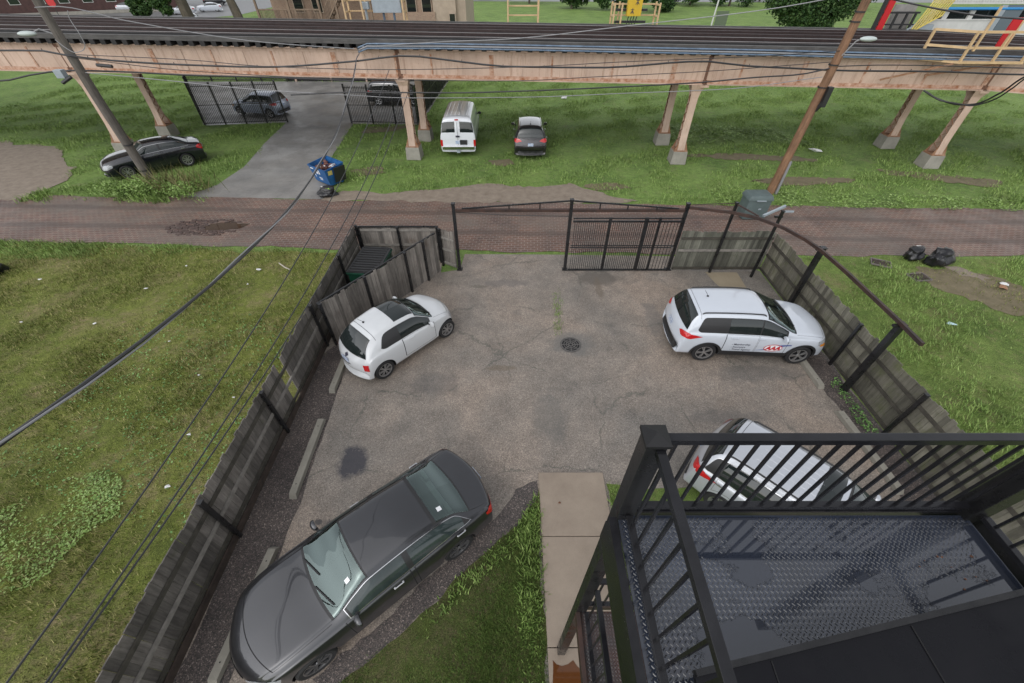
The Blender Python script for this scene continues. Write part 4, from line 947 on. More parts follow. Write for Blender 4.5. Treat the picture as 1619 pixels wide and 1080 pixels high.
def shell(mm, a0, b0, a1, b1, z0, z1, off=0.):
    lo = [(-a0,-b0,z0),(a0,-b0,z0),(a0,b0,z0),(-a0,b0,z0)]; hi = [(-a1,-b1,z1),(a1,-b1,z1),(a1,b1,z1+off),(-a1,b1,z1+off)]
    mm.add(lo+hi, [(0,1,5,4),(1,2,6,5),(2,3,7,6),(3,0,4,7)])
shell(m, .80, .50, .93, .70, .05, 1.0, .14); 
m.quad([(-.80,-.50,.05),(-.80,.50,.05),(.80,.50,.05),(.80,-.50,.05)])
lo = [(-.77,-.47,.09),(.77,-.47,.09),(.77,.47,.09),(-.77,.47,.09)]; hi = [(-.89,-.66,1.0),(.89,-.66,1.0),(.89,.66,1.14),(-.89,.66,1.14)]
m.add(lo+hi, [(0,4,5,1),(1,5,6,2),(2,6,7,3),(3,7,4,0),(0,1,2,3)])
for p, q in (((-.93,-.70,1.0),(.93,-.70,1.0)), ((.93,-.70,1.0),(.93,.70,1.14)), ((.93,.70,1.14),(-.93,.70,1.14)), ((-.93,.70,1.14),(-.93,-.70,1.0))): m.bar(p, q, .06, .05)
for x in (-.7,.7):
    for y in (-.4,.4): m.box((x, y, .05), (.1, .1, .1))
m.build('bin', BLUE, bd)
m = MB()
rg = random.Random(3)
for i in range(40): m.box((rg.uniform(-.7,.7), rg.uniform(-.45,.45), rg.uniform(.7,.95)), (rg.uniform(.1,.4), rg.uniform(.08,.3), rg.uniform(.02,.12)), rot=Matrix.Rotation(rg.uniform(0,3), 3, 'Z') @ Matrix.Rotation(rg.uniform(-.5,.5), 3, 'X'), mi=0 if i % 6 else 1)
m.build('rubbish', [M('brown_rubbish', (.14,.06,.045), .8, var=.5), LITTER], bd)
m = MB(); m.box((1.0,.25,.62), (.05, .8, .9), rot=Matrix.Rotation(R(12), 3, 'Y')); m.build('lid', PLAST, bd)
m = MB()
def onface(x, z, w_, h_, mi=0):   # sloping long side facing the alley
    y = lambda zz: -(.50+.20*(zz-.05)/.95)-.006
    m.quad([(x-w_/2, y(z-h_/2), z-h_/2), (x+w_/2, y(z-h_/2), z-h_/2), (x+w_/2, y(z+h_/2), z+h_/2), (x-w_/2, y(z+h_/2), z+h_/2)], mi)
for x, z, w_, h_ in ((-.6,.86,.36,.08),(-.15,.70,.2,.22),(.1,.74,.12,.26),(.0,.38,.34,.06),(.02,.28,.3,.05),(-.5,.5,.08,.3)): onface(x, z, w_, h_)
m.quad([(.935, -.2, .93), (.935, -.5, .93), (.905, -.5, .68), (.905, -.2, .68)], 1)
m.build('sticker', [WHITEINK, M('yellow_sticker', (.5,.42,.12), .5)], bd)
# bags
def bag(x, y, s, label, rz=0., name='bin_bag', mat=None, sc3=(1,.8,.6), seed=1):
    bm = bmesh.new(); bmesh.ops.create_icosphere(bm, subdivisions=4, radius=1.); rg = np.random.default_rng(seed); ks = rg.normal(0, 2.2, (9, 3)); ph = rg.uniform(0, 6.28, 9)
    for v in bm.verts:
        c = np.array(v.co); d = 1+.07*sum(math.sin(float(k@c)*1.3+p) for k, p in zip(ks, ph))+.05*math.sin(9*math.atan2(c[1], c[0])+4*c[2])*(c[2] > .1)
        if c[2] > .75: d *= 1.25
        v.co = Vector((c[0]*d*sc3[0]*s, c[1]*d*sc3[1]*s, max(c[2]*d, -.55)*sc3[2]*s+.55*sc3[2]*s))
    me = bpy.data.meshes.new(name); bm.to_mesh(me); bm.free(); me.materials.append(mat or BAGM); smooth_mesh(me, 60)
    o = bpy.data.objects.new(name, me); COL.objects.link(o); o.location = (x, y, -.01); o.rotation_euler.z = rz; return tag(o, label, 'bag', 'black rubbish bags')
grass('grass', [(.15,.3),(.15,3.3),(.35,3.9),(.60,4.3),(.61,.3)], 260, (.05,.12), B_FAR, 'bright grass along the left edge of the walk', spread=.05, wid=.008, seed=33, clump=1.3)
bag(15.9,13.9,.42,'flat black bag at the alley edge with a white scrap on top',.2,seed=2,sc3=(1,.7,.6))
bag(16.55,13.55,.46,'larger black bag with peaked top beside the bare earth',.5,seed=3,sc3=(1.1,.75,.75))
bd.scale = (.80,.80,.86)
bag(-9.2,19.62,.42,'small black bag lying in front of the blue dumpster',0,seed=4,sc3=(1,.7,.55))
bag(-19.7,12.75,.5,'black bag at the left edge of the left lot',0,seed=5)
def scrap(x, y, s, label, seed, mat=None, z=.02, group='scraps of litter'):
    rg = random.Random(seed); m = MB(); n = 7; vs = [(s*(1+.5*rg.uniform(-1, 1))*math.cos(k*6.28/n), s*.7*(1+.5*rg.uniform(-1, 1))*math.sin(k*6.28/n), rg.uniform(0, s*.5)) for k in range(n)]
    m.add(vs+[(0, 0, s*.55), (0, 0, -.005)], [(k, (k+1) % n, n) for k in range(n)]+[((k+1) % n, k, n+1) for k in range(n)])
    return tag(m.build('litter', mat or LITTER, None, loc=(x, y, z)), label, 'litter', group)
for i, (x, y, s) in enumerate([(-9.7,13.05,.09),(-8.14,5.71,.06),(-7.85,4.34,.055),(-13.2,11.84,.07),(-9.67,12.11,.05),(-13.65,9.92,.06),(-16.1,10.,.05),(-10.7,9.1,.05),(-9.0,7.7,.045),(-7.6,6.9,.04),(-17.5,12.4,.06),(-12.6,13.3,.05)]):
    scrap(x, y, s, 'small white scrap of paper lying in the left lot', i)
scrap(16.0,14.0,.14,'white paper caught on the flat black bag',77,z=.42)
scrap(-9.35,19.72,.12,'white paper on the small black bag',78,z=.36)
scrap(-9.0,19.55,.15,'yellow green wrapper on the small black bag',79,M('lime_wrapper', (.25,.42,.06), .4),z=.34)
scrap(18.4,25.6,.35,'crumpled white sheet in the grass by the right railway column',80)
scrap(14.35,9.9,.12,'pale blue litter in the right lawn',81,M('pale_blue_litter', (.4,.55,.58), .6))
scrap(4.3,38.,.3,'white scrap in the far grass',82)
scrap(17.75,11.9,.2,'rusty scrap beside the gravel spill',83,RUST)
scrap(18.0,12.1,.15,'grey scrap beside the gravel spill',84)
stick = MB(); stick.tube([(-9.1,13.5,.02),(-8.75,13.2,.03),(-8.5,13.05,.02)], .025, 6); tag(stick.build('stick', M('bleached_wood', (.4,.36,.3), .7)), 'bleached stick lying near the alley edge of the left lot', 'stick')
LEAF = M('dead_leaf', (.13,.05,.022), .6, var=.5, vscale=40)
for x, y, z, sd, l in ((1.05,3.95,.04,1,'single dead leaf on the concrete walk'),): scrap(x, y, .035, l, sd, LEAF, z, 'dead leaves')
for x, y, rz, l in ((14.4,13.5,-.5,'brown tray flat in the grass nearer to the fence'),(15.2,12.55,.1,'brown tray in the grass beside the bare earth')):
    t = thing('tray', l, 'tray', (x, y, 0), rz, 'brown trays in the right lawn'); m = MB(); m.box((0,0,.01), (.62,.45,.02)); m.build('base', W_KICK, t)
    m = MB(); [m.bar(p, q, .025, .05) for p, q in (((-.32,-.235,.03),(.32,-.235,.03)), ((-.32,.235,.03),(.32,.235,.03)), ((-.325,-.22,.03),(-.325,.22,.03)), ((.325,-.22,.03),(.325,.22,.03)))]; m.build('rim', M('pale_tray_rim', (.16,.14,.13), .7), t)
# grey-green utility box beside the right pole
ub = thing('utility_box', 'grey green plastic utility box with rounded lid on the alley by the brown pole', 'utility box', (10.95,17.45,0))
UB = M('grey_green_plastic', (.085,.115,.115), .45, var=.15)
m = MB(); m.box((0,0,.45), (1.02,.72,.9), rot=None); m.build('body', UB, ub, bevel=.05, smooth=True)
m = MB(); m.box((0,0,.99), (1.14,.84,.22), taper=.84); m.build('lid', UB, ub, bevel=.06, smooth=True)
m = MB(); m.bar((-.2,-.425,.9), (.2,-.425,.9), .04, .04); m.box((.1,-.362,.5), (.12,.01,.07)); m.build('handle', GREYBOX, ub)
# ------------------------------------------------------------------ parked vehicles
WHITE = paint('pearl_white_paint', (.54,.555,.57), .0, .22, .02); WHITE2 = paint('cool_white_paint', (.50,.535,.59), .0, .22, .02)
SILVER = paint('silver_paint', (.50,.52,.56), .35, .28, .04); GREY = paint('dark_grey_paint', (.048,.049,.054), .7, .33, .05)
BLACKP = paint('black_paint', (.008,.009,.014), .2, .2, .1); MUR = paint('brown_black_paint', (.03,.028,.03), .5, .25, .1); VANW = paint('van_white_paint', (.62,.64,.68), .0, .3, .04); SILB = paint('blue_silver_paint', (.30,.34,.42), .35, .3, .05)
def at_wheels(rear, front, wb, hw, side, rxw):
    """car centre and heading from the ground points under two wheels of one side"""
    r = Vector((*rear, 0)); f = Vector((*front, 0)); d = (f-r).normalized(); n = Vector((-d.y, d.x, 0)); mid = (r+f)/2
    c = mid-n*side*(hw-.06)-d*((wb[0]+wb[1])/2); return (c.x, c.y, 0), math.atan2(d.y, d.x)
wb = (1.20,-1.10); loc, hd = at_wheels((-3.58,7.66), (-2.04,9.36), wb, .815, -1, 0)
def fiat_extra(root, S, bvh, snap, decal):
    decal('badge', [(-1.62, -.07, .80), (-1.6, .0, .88), (-1.62, .07, .80), (-1.64, 0, .74)], INK, .012)
    m = MB(); m.tube([snap((-1.72, y, .70-abs(y)*.12), .015) for y in (-.22,-.1,0,.1,.22)], .02, 6); m.build('tailgate_handle', CHROME, root)
make_car('hatch', 3.56, 1.65, 1.50, WHITE, 'small white three door hatchback with black glass roof beside the slanting fence', 'hatchback', 'parked_car', loc, hd, 'cars parked in the lot', wb, .31, 'double', 7, ALLOY, doors=((.30,1.),), c_pillar=-.55, sunroof=(7.05,8.95,9.75), antenna=(-.95,.12), bf=.40, br=.28, extra=fiat_extra, nu=110, nv=42, interior=M('dark_seats', (.06,.06,.06), .7))
wb = (1.37,-1.32); loc, hd = at_wheels((5.62,8.32), (8.29,8.19), wb, .92, -1, 0)
def esc_extra(root, S, bvh, snap, decal):
    def side_text(nm, body, size, x0, z0, mat, shear=0., bold=0., off=.008, sx=1.):
        vs, fs = text_mesh(body, size, shear, bold); out = []
        for x, z, _ in vs:
            hit = bvh.ray_cast(Vector((x0+x*sx, -2., z0+z)), Vector((0, 1, 0)))[0]; y = hit.y if hit else -.9
            out.append((x0+x*sx, y-off, z0+z))
        m = MB(); m.add(out, fs); return m.build(nm, mat, root)
    side_text('lettering', '- Membership', .092, -.68, .73, INK, 0., .001); side_text('lettering', '- Insurance', .092, -.68, .63, INK, 0., .001); side_text('lettering', '- Travel Agency', .092, -.68, .53, INK, 0., .001)
    cx, cz = .50, .66
    def ell(a, b, off, nm, mat, rot=0., par=None):
        vs = []; n = 28
        for k in range(n):
            t = k*6.283/n; x, z = a*math.cos(t), b*math.sin(t); vs.append((cx+x*math.cos(rot)-z*math.sin(rot), cz+x*math.sin(rot)+z*math.cos(rot)))
        out = []
        for x, z in vs+[(cx, cz)]:
            hit = bvh.ray_cast(Vector((x, -2., z)), Vector((0, 1, 0)))[0]; out.append((x, hit.y-off, z))
        m = MB(); m.add(out, [(k, (k+1) % n, n) for k in range(n)]); return m.build(nm, mat, par or root)
    lg = ell(.26,.135,.008,'logo_ring',REDINK); ell(.238,.113,.010,'logo_field',WHITEINK,par=lg)
    side_text('logo_letters', 'AAA', .20, .30, .59, REDINK, .18, .012, .013, 1.)
    m = MB(); pts = []
    for k in range(15):
        t = -1+2*k/14; x = cx-.02+t*.50; z = cz+t*.11+(.05*(1-t*t) if t > 0 else -.03*(1-t*t)); hit = bvh.ray_cast(Vector((x, -2., z)), Vector((0, 1, 0)))[0]; wv = .03*(1-.75*abs(t-.35)); pts += [(x, hit.y-.0075, z-wv), (x, hit.y-.0075, z+wv)]
    m.add(pts, [(2*k, 2*k+2, 2*k+3, 2*k+1) for k in range(14)]); m.build('swoosh', BLUEINK, root)
make_car('suv', 4.46, 1.86, 1.66, WHITE2, 'white suv with red oval logo and lettering on its doors', 'suv', 'parked_car', loc, hd, 'cars parked in the lot', wb, .345, 'double', 5, ALLOY, doors=((.30,.64),(.66,1.)), c_pillar=-.76, cladding=True, rails=PLAST, antenna=(-1.35,.12), extra=esc_extra, nu=110, nv=42, interior=M('dark_seats', (.06,.06,.06), .7))
# silver suv under the stair landing
wb = (1.36,-1.36)
d = Vector((.70,-.715,0)).normalized(); n = Vector((-d.y,d.x,0)); whl = Vector((4.40,3.76,0)); c = whl-(-n)*(.86)*1.0+d*1.36*1.0; c = whl+n*.86+d*1.36
def sil_extra(root, S, bvh, snap, decal):
    for y in (-.36,-.18,0.,.18,.36):
        m = MB(); m.tube([snap((x, y, 2.), -.002) for x in np.linspace(-1.35, .1, 10)], .008, 6); m.build('roof_rib', SILVER, root, smooth=True)
make_car('suv', 4.65, 1.85, 1.66, SILVER, 'silver suv with ribbed roof and black sunroof seen through the stair railing', 'suv', 'parked_car', (c.x,c.y,0), math.atan2(d.y,d.x), 'cars parked in the lot', wb, .35, 'double', 5, ALLOY, doors=((.28,.63),(.65,1.)), c_pillar=-.84, chrome=True, rails=PLAST, sunroof=(8.75,9.7,10.2), extra=sil_extra)
wb = (1.45,-1.37); loc, hd = at_wheels((-1.06,2.92), (-3.21,1.13), wb, .91, 1, 0)
def lex_extra(root, S, bvh, snap, decal):
    decal('sticker', [(-1.33, .42, 1.15), (-1.25, .42, 1.18), (-1.25, .34, 1.18), (-1.33, .34, 1.15)], WHITEINK, .014)
    decal('sticker', [(.45, .48, 1.36), (.53, .48, 1.33), (.53, .40, 1.33), (.45, .40, 1.36)], WHITEINK, .014)
make_car('sedan', 4.90, 1.84, 1.46, GREY, 'dark grey sedan parked nose first at the left fence', 'sedan', 'parked_car', loc, hd, 'cars parked in the lot', wb, .335, 'double', 6, ALLOYD, doors=((.08,.52),(.54,1.)), c_pillar=-.70, chrome=True, bf=.42, br=.26, screen=M('sedan_windscreen', (.045,.07,.068), .03, coat=.5, second=(.02,.03,.03), vscale=2.6), glass=M('sedan_glass', (.018,.026,.026), .04, coat=.3, second=(.04,.055,.055), vscale=2.), extra=lex_extra, nu=130, nv=46, interior=M('grey_seats', (.30,.31,.30), .7))
wb = (1.42,-1.36); loc, hd = at_wheels((-18.22,23.51), (-20.41,21.65), wb, .915, 1, 0)
make_car('sedan', 4.86, 1.83, 1.47, BLACKP, 'black sedan behind the grey pole on the grass', 'sedan', 'parked_car', loc, hd, 'cars parked under the railway', wb, .34, 'double', 8, ALLOY, doors=((.08,.52),(.54,1.)), c_pillar=-.70, chrome=True, nu=70, nv=26)
wb = (1.85,-1.65)
def van_extra(root, S, bvh, snap, decal):
    for y in (-.62,-.37,-.12,.12,.37,.62):
        m = MB(); m.tube([snap((x, y, 2.4), .006) for x in np.linspace(-2.2, .9, 8)], .016, 5); m.build('roof_rib', VANW, root)
    m = MB(); m.box((-2.74,0,1.98), (.04,.2,.06)); m.build('brake_light', REDL, root)
    m = MB(); m.box((-2.80,0,.52), (.16,1.86,.18)); m.build('bumper', CHROME, root, bevel=.02)
    m = MB(); m.box((-2.87,0,.34), (.14,.2,.14)); m.build('tow_hitch', GREYBOX, root)
    m = MB(); m.box((-2.775,-.32,.80), (.02,.42,.26)); m.build('plate_recess', PLAST, root)
    m = MB(); m.box((-2.775,0,1.12), (.02,.22,.09)); m.build('door_handle', INK, root, bevel=.005)
    m = MB(); m.bar((-2.757,0,.65), (-2.745,0,1.85), .012, .012); m.build('door_seam', DARK, root)
make_car('van', 5.50, 2.02, 2.10, VANW, 'white panel van with two rear windows parked on the grass', 'van', 'cargo_van', (-3.15,27.68,0), R(90.5), 'cars parked under the railway', wb, .36, 'single', 8, ALLOY, doors=((.3,.6),), c_pillar=.36, cargo=True, plate_z=.38, bf=.32, br=.02, wheel_in=.13, extra=van_extra, nu=70, nv=26)
wb = (1.42,-1.40)
make_car('suv', 4.85, 1.91, 1.70, MUR, 'dark brown suv with red tail lights parked on the grass beside the van', 'suv', 'parked_car', (1.06,26.72,0), R(90), 'cars parked under the railway', wb, .37, 'double', 5, ALLOY, doors=((.28,.63),(.65,1.)), c_pillar=-.84, rails=CHROME, antenna=(-1.5,0.), nu=66, nv=26, tail=[(-.96*2.42,.50,1.02),(-.95*2.42,.62,1.13),(-.84*2.42,.97,1.12),(-.86*2.42,.96,.98),(-.95*2.42,.8,.93)])
wb = (1.25,-1.28); loc, hd = at_wheels((-17.52,32.6), (-20.0,33.2), wb, .85, 1, 0)
make_car('suv', 4.06, 1.70, 1.53, SILB, 'blue silver hatchback behind the black yard fence', 'hatchback', 'parked_car', loc, hd, 'cars in the yard beyond the railway', wb, .31, 'double', 5, ALLOY, doors=((.28,.63),(.65,1.)), c_pillar=-.84, nu=60, nv=24)
make_car('suv', 4.8, 1.92, 1.62, BLACKP, 'dark suv in the yard partly hidden by a railway column', 'suv', 'parked_car', (-9.0,36.75,0), R(-2), 'cars in the yard beyond the railway', (1.42,-1.40), .36, 'double', 5, ALLOY, doors=((.28,.63),(.65,1.)), c_pillar=-.84, chrome=True, nu=60, nv=24)
for x, y, rz, k, L, W_, H, pm, l in ((-76,104,20,'suv',4.6,1.85,1.7,SILVER,'far silver suv on the street left of the roadside tree'),(-60.5,104.5,200,'sedan',4.6,1.8,1.45,WHITE2,'far white sedan parked right of the tree trunk'),(-63,99.5,200,'sedan',4.6,1.8,1.45,SILVER,'far silver sedan parked in front of the white one'),(-66.5,118,20,'suv',4.6,1.85,1.7,BLACKP,'far dark car at the top of the street'),(-53,85.5,120,'sedan',4.6,1.8,1.45,WHITE2,'far white car roof just above the railway deck')):
    make_car(k, L, W_, H, pm, l, 'car', 'parked_car', (x, y, 0), R(rz), 'cars on the far street', wb=(1.35,-1.35), nu=40, nv=18, far=True, c_pillar=-.75, doors=((.1,.53),(.55,1.)))

# ------------------------------------------------------------------ steel stair
st = thing('steel_stair', 'black steel stair landings with railings at the lower right', 'stair', (0,0,0))
def post(x, y, z0, z1, w_, cap=True):
    m = MB(); m.box((x, y, (z0+z1)/2), (w_, w_, z1-z0), rz=0.)
    if cap:
        h = w_/2+.014; cp = MB(); cp.box((x, y, z1+.012), (2*h, 2*h, .024)); cp.add([(x-h,y-h,z1+.0245),(x+h,y-h,z1+.0245),(x+h,y+h,z1+.0245),(x-h,y+h,z1+.0245),(x,y,z1+.065)], [(0,1,4),(1,2,4),(2,3,4),(3,0,4)])
    po = m.build('post', BLACK, st, bevel=.004)
    if cap: cp.build('cap', M('cap_black', (.012,.012,.013), .55, spec=.3), po)
    return po
post(.85,1.33,.0,6.72,.125); post(3.49,1.33,.0,9.4,.14,False)
def railing(p, q, zt, zb, n, skip=()):
    p = Vector(p); q = Vector(q); m = MB(); m.bar((*p.xy,zt), (*q.xy,zt), .055, .05); r = m.build('railing', BLACKW, st, bevel=.003); m = MB(); m.bar((*p.xy,zb), (*q.xy,zb), .05, .04); m.build('bottom_rail', BLACKW, r, bevel=.003)
    for i in range(n):
        t = (i+.6)/n; a = p.lerp(q, t); m = MB(); m.bar((a.x,a.y,zb+.015), (a.x,a.y,zt-.02), .018, .018, up=(0,1,0)); m.build('baluster', BLACKW, r)
    return r
def deck(x0, x1, y0, y1, z, mat, name='landing'):
    m = MB(); m.box(((x0+x1)/2, (y0+y1)/2, z-.006), (x1-x0, y1-y0, .012)); ln, wd, hh = .0150, .0046, .0020; p = .036
    i = 0; y = y0+.02
    while y < y1-.015:
        x = x0+.03+(p/2 if i % 2 else 0); j = 0
        while x < x1-.025:
            a = R(45) if (i % 2) == 0 else R(-45); c, s = math.cos(a), math.sin(a)
            out = [(-ln,0,0),(-ln*.55,-wd,0),(ln*.55,-wd,0),(ln,0,0),(ln*.55,wd,0),(-ln*.55,wd,0),(-ln*.6,0,hh),(ln*.6,0,hh)]
            m.add([(x+u*c-v*s, y+u*s+v*c, z+.0001+h_) for u, v, h_ in out], [(0,1,6),(1,2,7,6),(2,3,7),(3,4,7),(4,5,6,7),(5,0,6)], 1)
            x += p; j += 1
        y += p/2; i += 1
    o = m.build(name, [mat, M('worn_tread', (.030,.032,.038), .22, spec=1., coat=.3)], st)
    return o
dk = deck(.80,3.46,.10,1.30,5.70,DECK)
m = MB(); m.bar((.80,1.345,5.66), (3.42,1.345,5.66), .06, .16); m.bar((.755,.0,5.66), (.755,1.27,5.66), .06, .16); m.bar((3.55,.0,5.66), (3.55,1.27,5.66), .06, .16); m.build('edge_channel', BLACKW, st)
railing((.92,1.335,0), (3.42,1.335,0), 6.70, 5.80, 20); railing((.87,1.26,0), (.87,.18,0), 6.68, 5.78, 8); railing((3.50,1.25,0), (3.50,.2,0), 6.68, 5.78, 8)
for x in (.755, 3.55): m = MB(); m.bar((x,0.,5.45), (x,1.3,5.45), .05, .3); m.build('stringer', BLACKW, st)
deck(.84,3.46,.05,1.28,2.93,DECKR,'landing'); railing((.92,1.335,0), (3.42,1.335,0), 3.93, 3.04, 20); railing((.90,1.25,0), (.90,.1,0), 3.93, 3.04, 8)
m = MB(); m.bar((.83,1.345,2.88), (3.42,1.345,2.88), .05, .12); m.bar((.81,.0,2.88), (.81,1.27,2.88), .05, .16); m.build('edge_channel', BLACKR, st)
wf = NT('water_film'); wfm = wf.m; wf.b.inputs['Base Color'].default_value = (.026,.031,.045,1); wf.b.inputs['Roughness'].default_value = .02; wf.b.inputs['Specular IOR Level'].default_value = 1.; wf.b.inputs['Coat Weight'].default_value = .8
mk_ = wf.math('ADD', wf.noise(1.7, wf.map(loc=(2.2, .4, 0), scale=(1, 1.5, 1)), detail=3, rough=.5), wf.math('MULTIPLY', wf.math('SUBTRACT', wf.noise(38, detail=4, rough=.7), .5), .16))
al = nd(wf.nt, 'ShaderNodeSeparateColor'); wf.L(wf.ramp(mk_, [(.515, 0.), (.535, 1.)]), al.inputs[0]); wf.L(al.outputs[0], wf.b.inputs['Alpha'])
m = MB(); m.quad([(.83,.12,5.7023),(3.44,.12,5.7023),(3.44,1.285,5.7023),(.83,1.285,5.7023)]); m.build('water_film', wfm, dk)
# flight from the lower landing down to the walk
pn = thing('awning_panel', 'glossy black sheet metal panel slanting across the bottom right corner', 'panel', (0,0,0))
m = MB(); P = [(.985,.325),(3.4,.765),(3.6,-.4),(.90,-.4)]; m.prism(P, 5.96, 6.0); m.build('sheet', M('black_sheet_metal', (.006,.006,.008), .3, spec=.25, rvar=.12, vscale=2.5), pn)
m = MB(); m.bar((.985,.325,6.0), (3.4,.765,6.0), .03, .05); m.build('lip', BLACK, pn)
for q_ in ((1.42,.38,1.40),(2.3,.54,2.3)): m = MB(); m.bar((q_[0],q_[1],6.004), (q_[2],-.4,6.004), .006, .005); m.build('seam', DARK, pn)
for i, (x, y) in enumerate([(3.05,1.05),(3.12,1.0),(2.98,.98),(3.2,.93),(3.08,.9),(3.15,.85),(3.25,1.02),(2.92,.9),(3.3,.9),(3.0,.84)]): scrap(x+random.uniform(-.08,.08), y+random.uniform(-.06,.06), random.uniform(.006,.011), 'tiny dead leaf on the wet stair landing', 40+i, LEAF, 5.704, 'dead leaves')
scrap(2.02,.12,.025,'orange leaf on the black panel',60,LEAF,6.005,'dead leaves')

# ------------------------------------------------------------------ elevated railway
def gy(x): return 24.43-.045*x            # front girder line
def gz(x): return 3.97-.0085*x            # underside of the girder
er = thing('elevated_railway', 'rust stained beige steel railway viaduct with dark timber deck across the picture', 'railway viaduct', (0,0,0))
JO = [-42.,-23.4,-5.77,9.8,23.6]
def girder(x0, x1, dy, y0=None, y1=None, h=1.27):
    a = Vector((x0, (gy(x0) if y0 is None else y0)+dy, gz(x0))); b = Vector((x1, (gy(x1) if y1 is None else y1)+dy, gz(x1))); m = MB(); up = Vector((0,0,1)); d = (b-a).normalized(); nrm = Vector((d.y,-d.x,0))
    m.bar(a+up*h/2, b+up*h/2, .03, h); m.bar(a+up*.02, b+up*.02, .36, .035); m.bar(a+up*(h-.02), b+up*(h-.02), .36, .035)
    m.bar(a+up*(h-.11)+nrm*.025, b+up*(h-.11)+nrm*.025, .02, .15); m.bar(a+up*.11+nrm*.025, b+up*.11+nrm*.025, .02, .15, mi=1)
    n = int((b-a).length/1.5)
    for i in range(n+1):
        p = a.lerp(b, (i+.02)/(n+.04)); m.bar(p+up*.2+nrm*.03, p+up*(h-.2)+nrm*.03, .09 if i % 3 else .22, .035, up=(0,1,0), mi=1 if i % 2 else 0)
        if i < n:
            k = 9
            for j in range(k):
                q = a.lerp(b, (i+j/k)/n); m.box(q+up*.11+nrm*.038, (.03,.02,.03), mi=1); m.box(q+up*(h-.11)+nrm*.038, (.03,.02,.03))
    return m.build('girder', [BEIGE, RUSTB], er)
for x0, x1 in zip(JO, JO[1:]):
    for dy in (0., 3.15, 6.3): girder(x0+.12, x1-.12, dy)
for dy in (0., 3.15): girder(23.75, 42., dy, gy(23.7), gy(23.7)-7.5)
for x in JO[1:]:                                              # rusty packing between girder ends
    m = MB(); m.box((x, gy(x)+.02, gz(x)+.62), (.2, .12, 1.2)); m.build('splice', RUSTD, er)
    m = MB(); m.bar((x, gy(x)-.2, gz(x)-.06), (x, gy(x)+6.5, gz(x)-.06), .42, .10); m.build('cross_beam', BEIGE, er)
def column(x, y, top, lean=0.):
    c = thing('railway_column', '', 'column', (x, y, 0), math.atan2(-.045, 1))
    m = MB(); m.box((0,0,.32), (.86,.86,.68), taper=.9); m.build('plinth', CONC, c, bevel=.03)
    m = MB(); m.box((0,0,.69), (.74,.70,.05)); [m.lathe([(.0,.80),(.03,.80),(.03,.70)], 8, 'z', (sx*.29, sy*.27, 0)) for sx in (-1,1) for sy in (-1,1)]; m.build('base_plate', RUST, c)
    m = MB(); H_ = top-.7
    prof = [(0.,.56),(.10,.46),(.28,.34),(.55,.28),(.80,.28),(.90,.34),(1.,.62)]        # depth of the side webs, flared at foot and head
    for s in (-1, 1):
        for (t0, w0), (t1, w1) in zip(prof, prof[1:]):
            z0, z1 = .7+H_*t0, .7+H_*t1; e0 = .19*(1 if t0 < .85 else 1.0+(t0-.85)*6); e1 = .19*(1 if t1 < .85 else 1.0+(t1-.85)*6)
            m.add([(-e0,s*w0/2,z0),(e0,s*w0/2,z0),(e1,s*w1/2,z1),(-e1,s*w1/2,z1),(-e0,s*(w0/2+.02),z0),(e0,s*(w0/2+.02),z0),(e1,s*(w1/2+.02),z1),(-e1,s*(w1/2+.02),z1)], [(0,1,2,3),(7,6,5,4),(0,4,5,1),(1,5,6,2),(3,2,6,7),(0,3,7,4)])
    m.build('flange', BEIGE, c)
    m = MB(); nz = 13
    for s in (-1, 1):
        for i in range(nz):
            z0 = .75+H_*.86*i/nz; z1 = .75+H_*.86*(i+1)/nz; q = np.interp([(z0-.7)/H_, (z1-.7)/H_], [p[0] for p in prof], [p[1] for p in prof])
            m.bar((s*.185, (-1 if i % 2 else 1)*q[0]/2, z0), (s*.185, (1 if i % 2 else -1)*q[1]/2, z1), .012, .05, up=(1,0,0))
    m.build('lacing', RUST, c)
    m = MB()
    for s in (-1, 1):
        for y_ in (-1, 1): m.add([(s*.20,y_*.30,.71),(s*.36,y_*.30,.71),(s*.20,y_*.26,1.15),(s*.20,y_*.28,.71),(s*.36,y_*.28,.71),(s*.20,y_*.24,1.15)], [(0,1,2),(5,4,3),(0,3,4,1),(1,4,5,2),(2,5,3,0)])
    m.build('gusset', RUST, c)
    return c
names = {(-23.2,0):'front railway column behind the grey pole and black sedan',(-22.6,1):'back railway column behind the black sedan',(-5.72,0):'front railway column left of the white van',(-5.55,1):'back railway column left of the white van',(9.5,0):'front railway column in the middle of the right half',(9.45,1):'back railway column in the middle of the right half',(23.5,0):'front railway column at the right edge with wide head',(23.2,1):'back railway column near the right edge'}
for (x, k), l in names.items():
    y = gy(x)+.12+3.15*k; c = column(x, y, gz(x)); c['label'] = l; c['group'] = 'columns of the elevated railway'
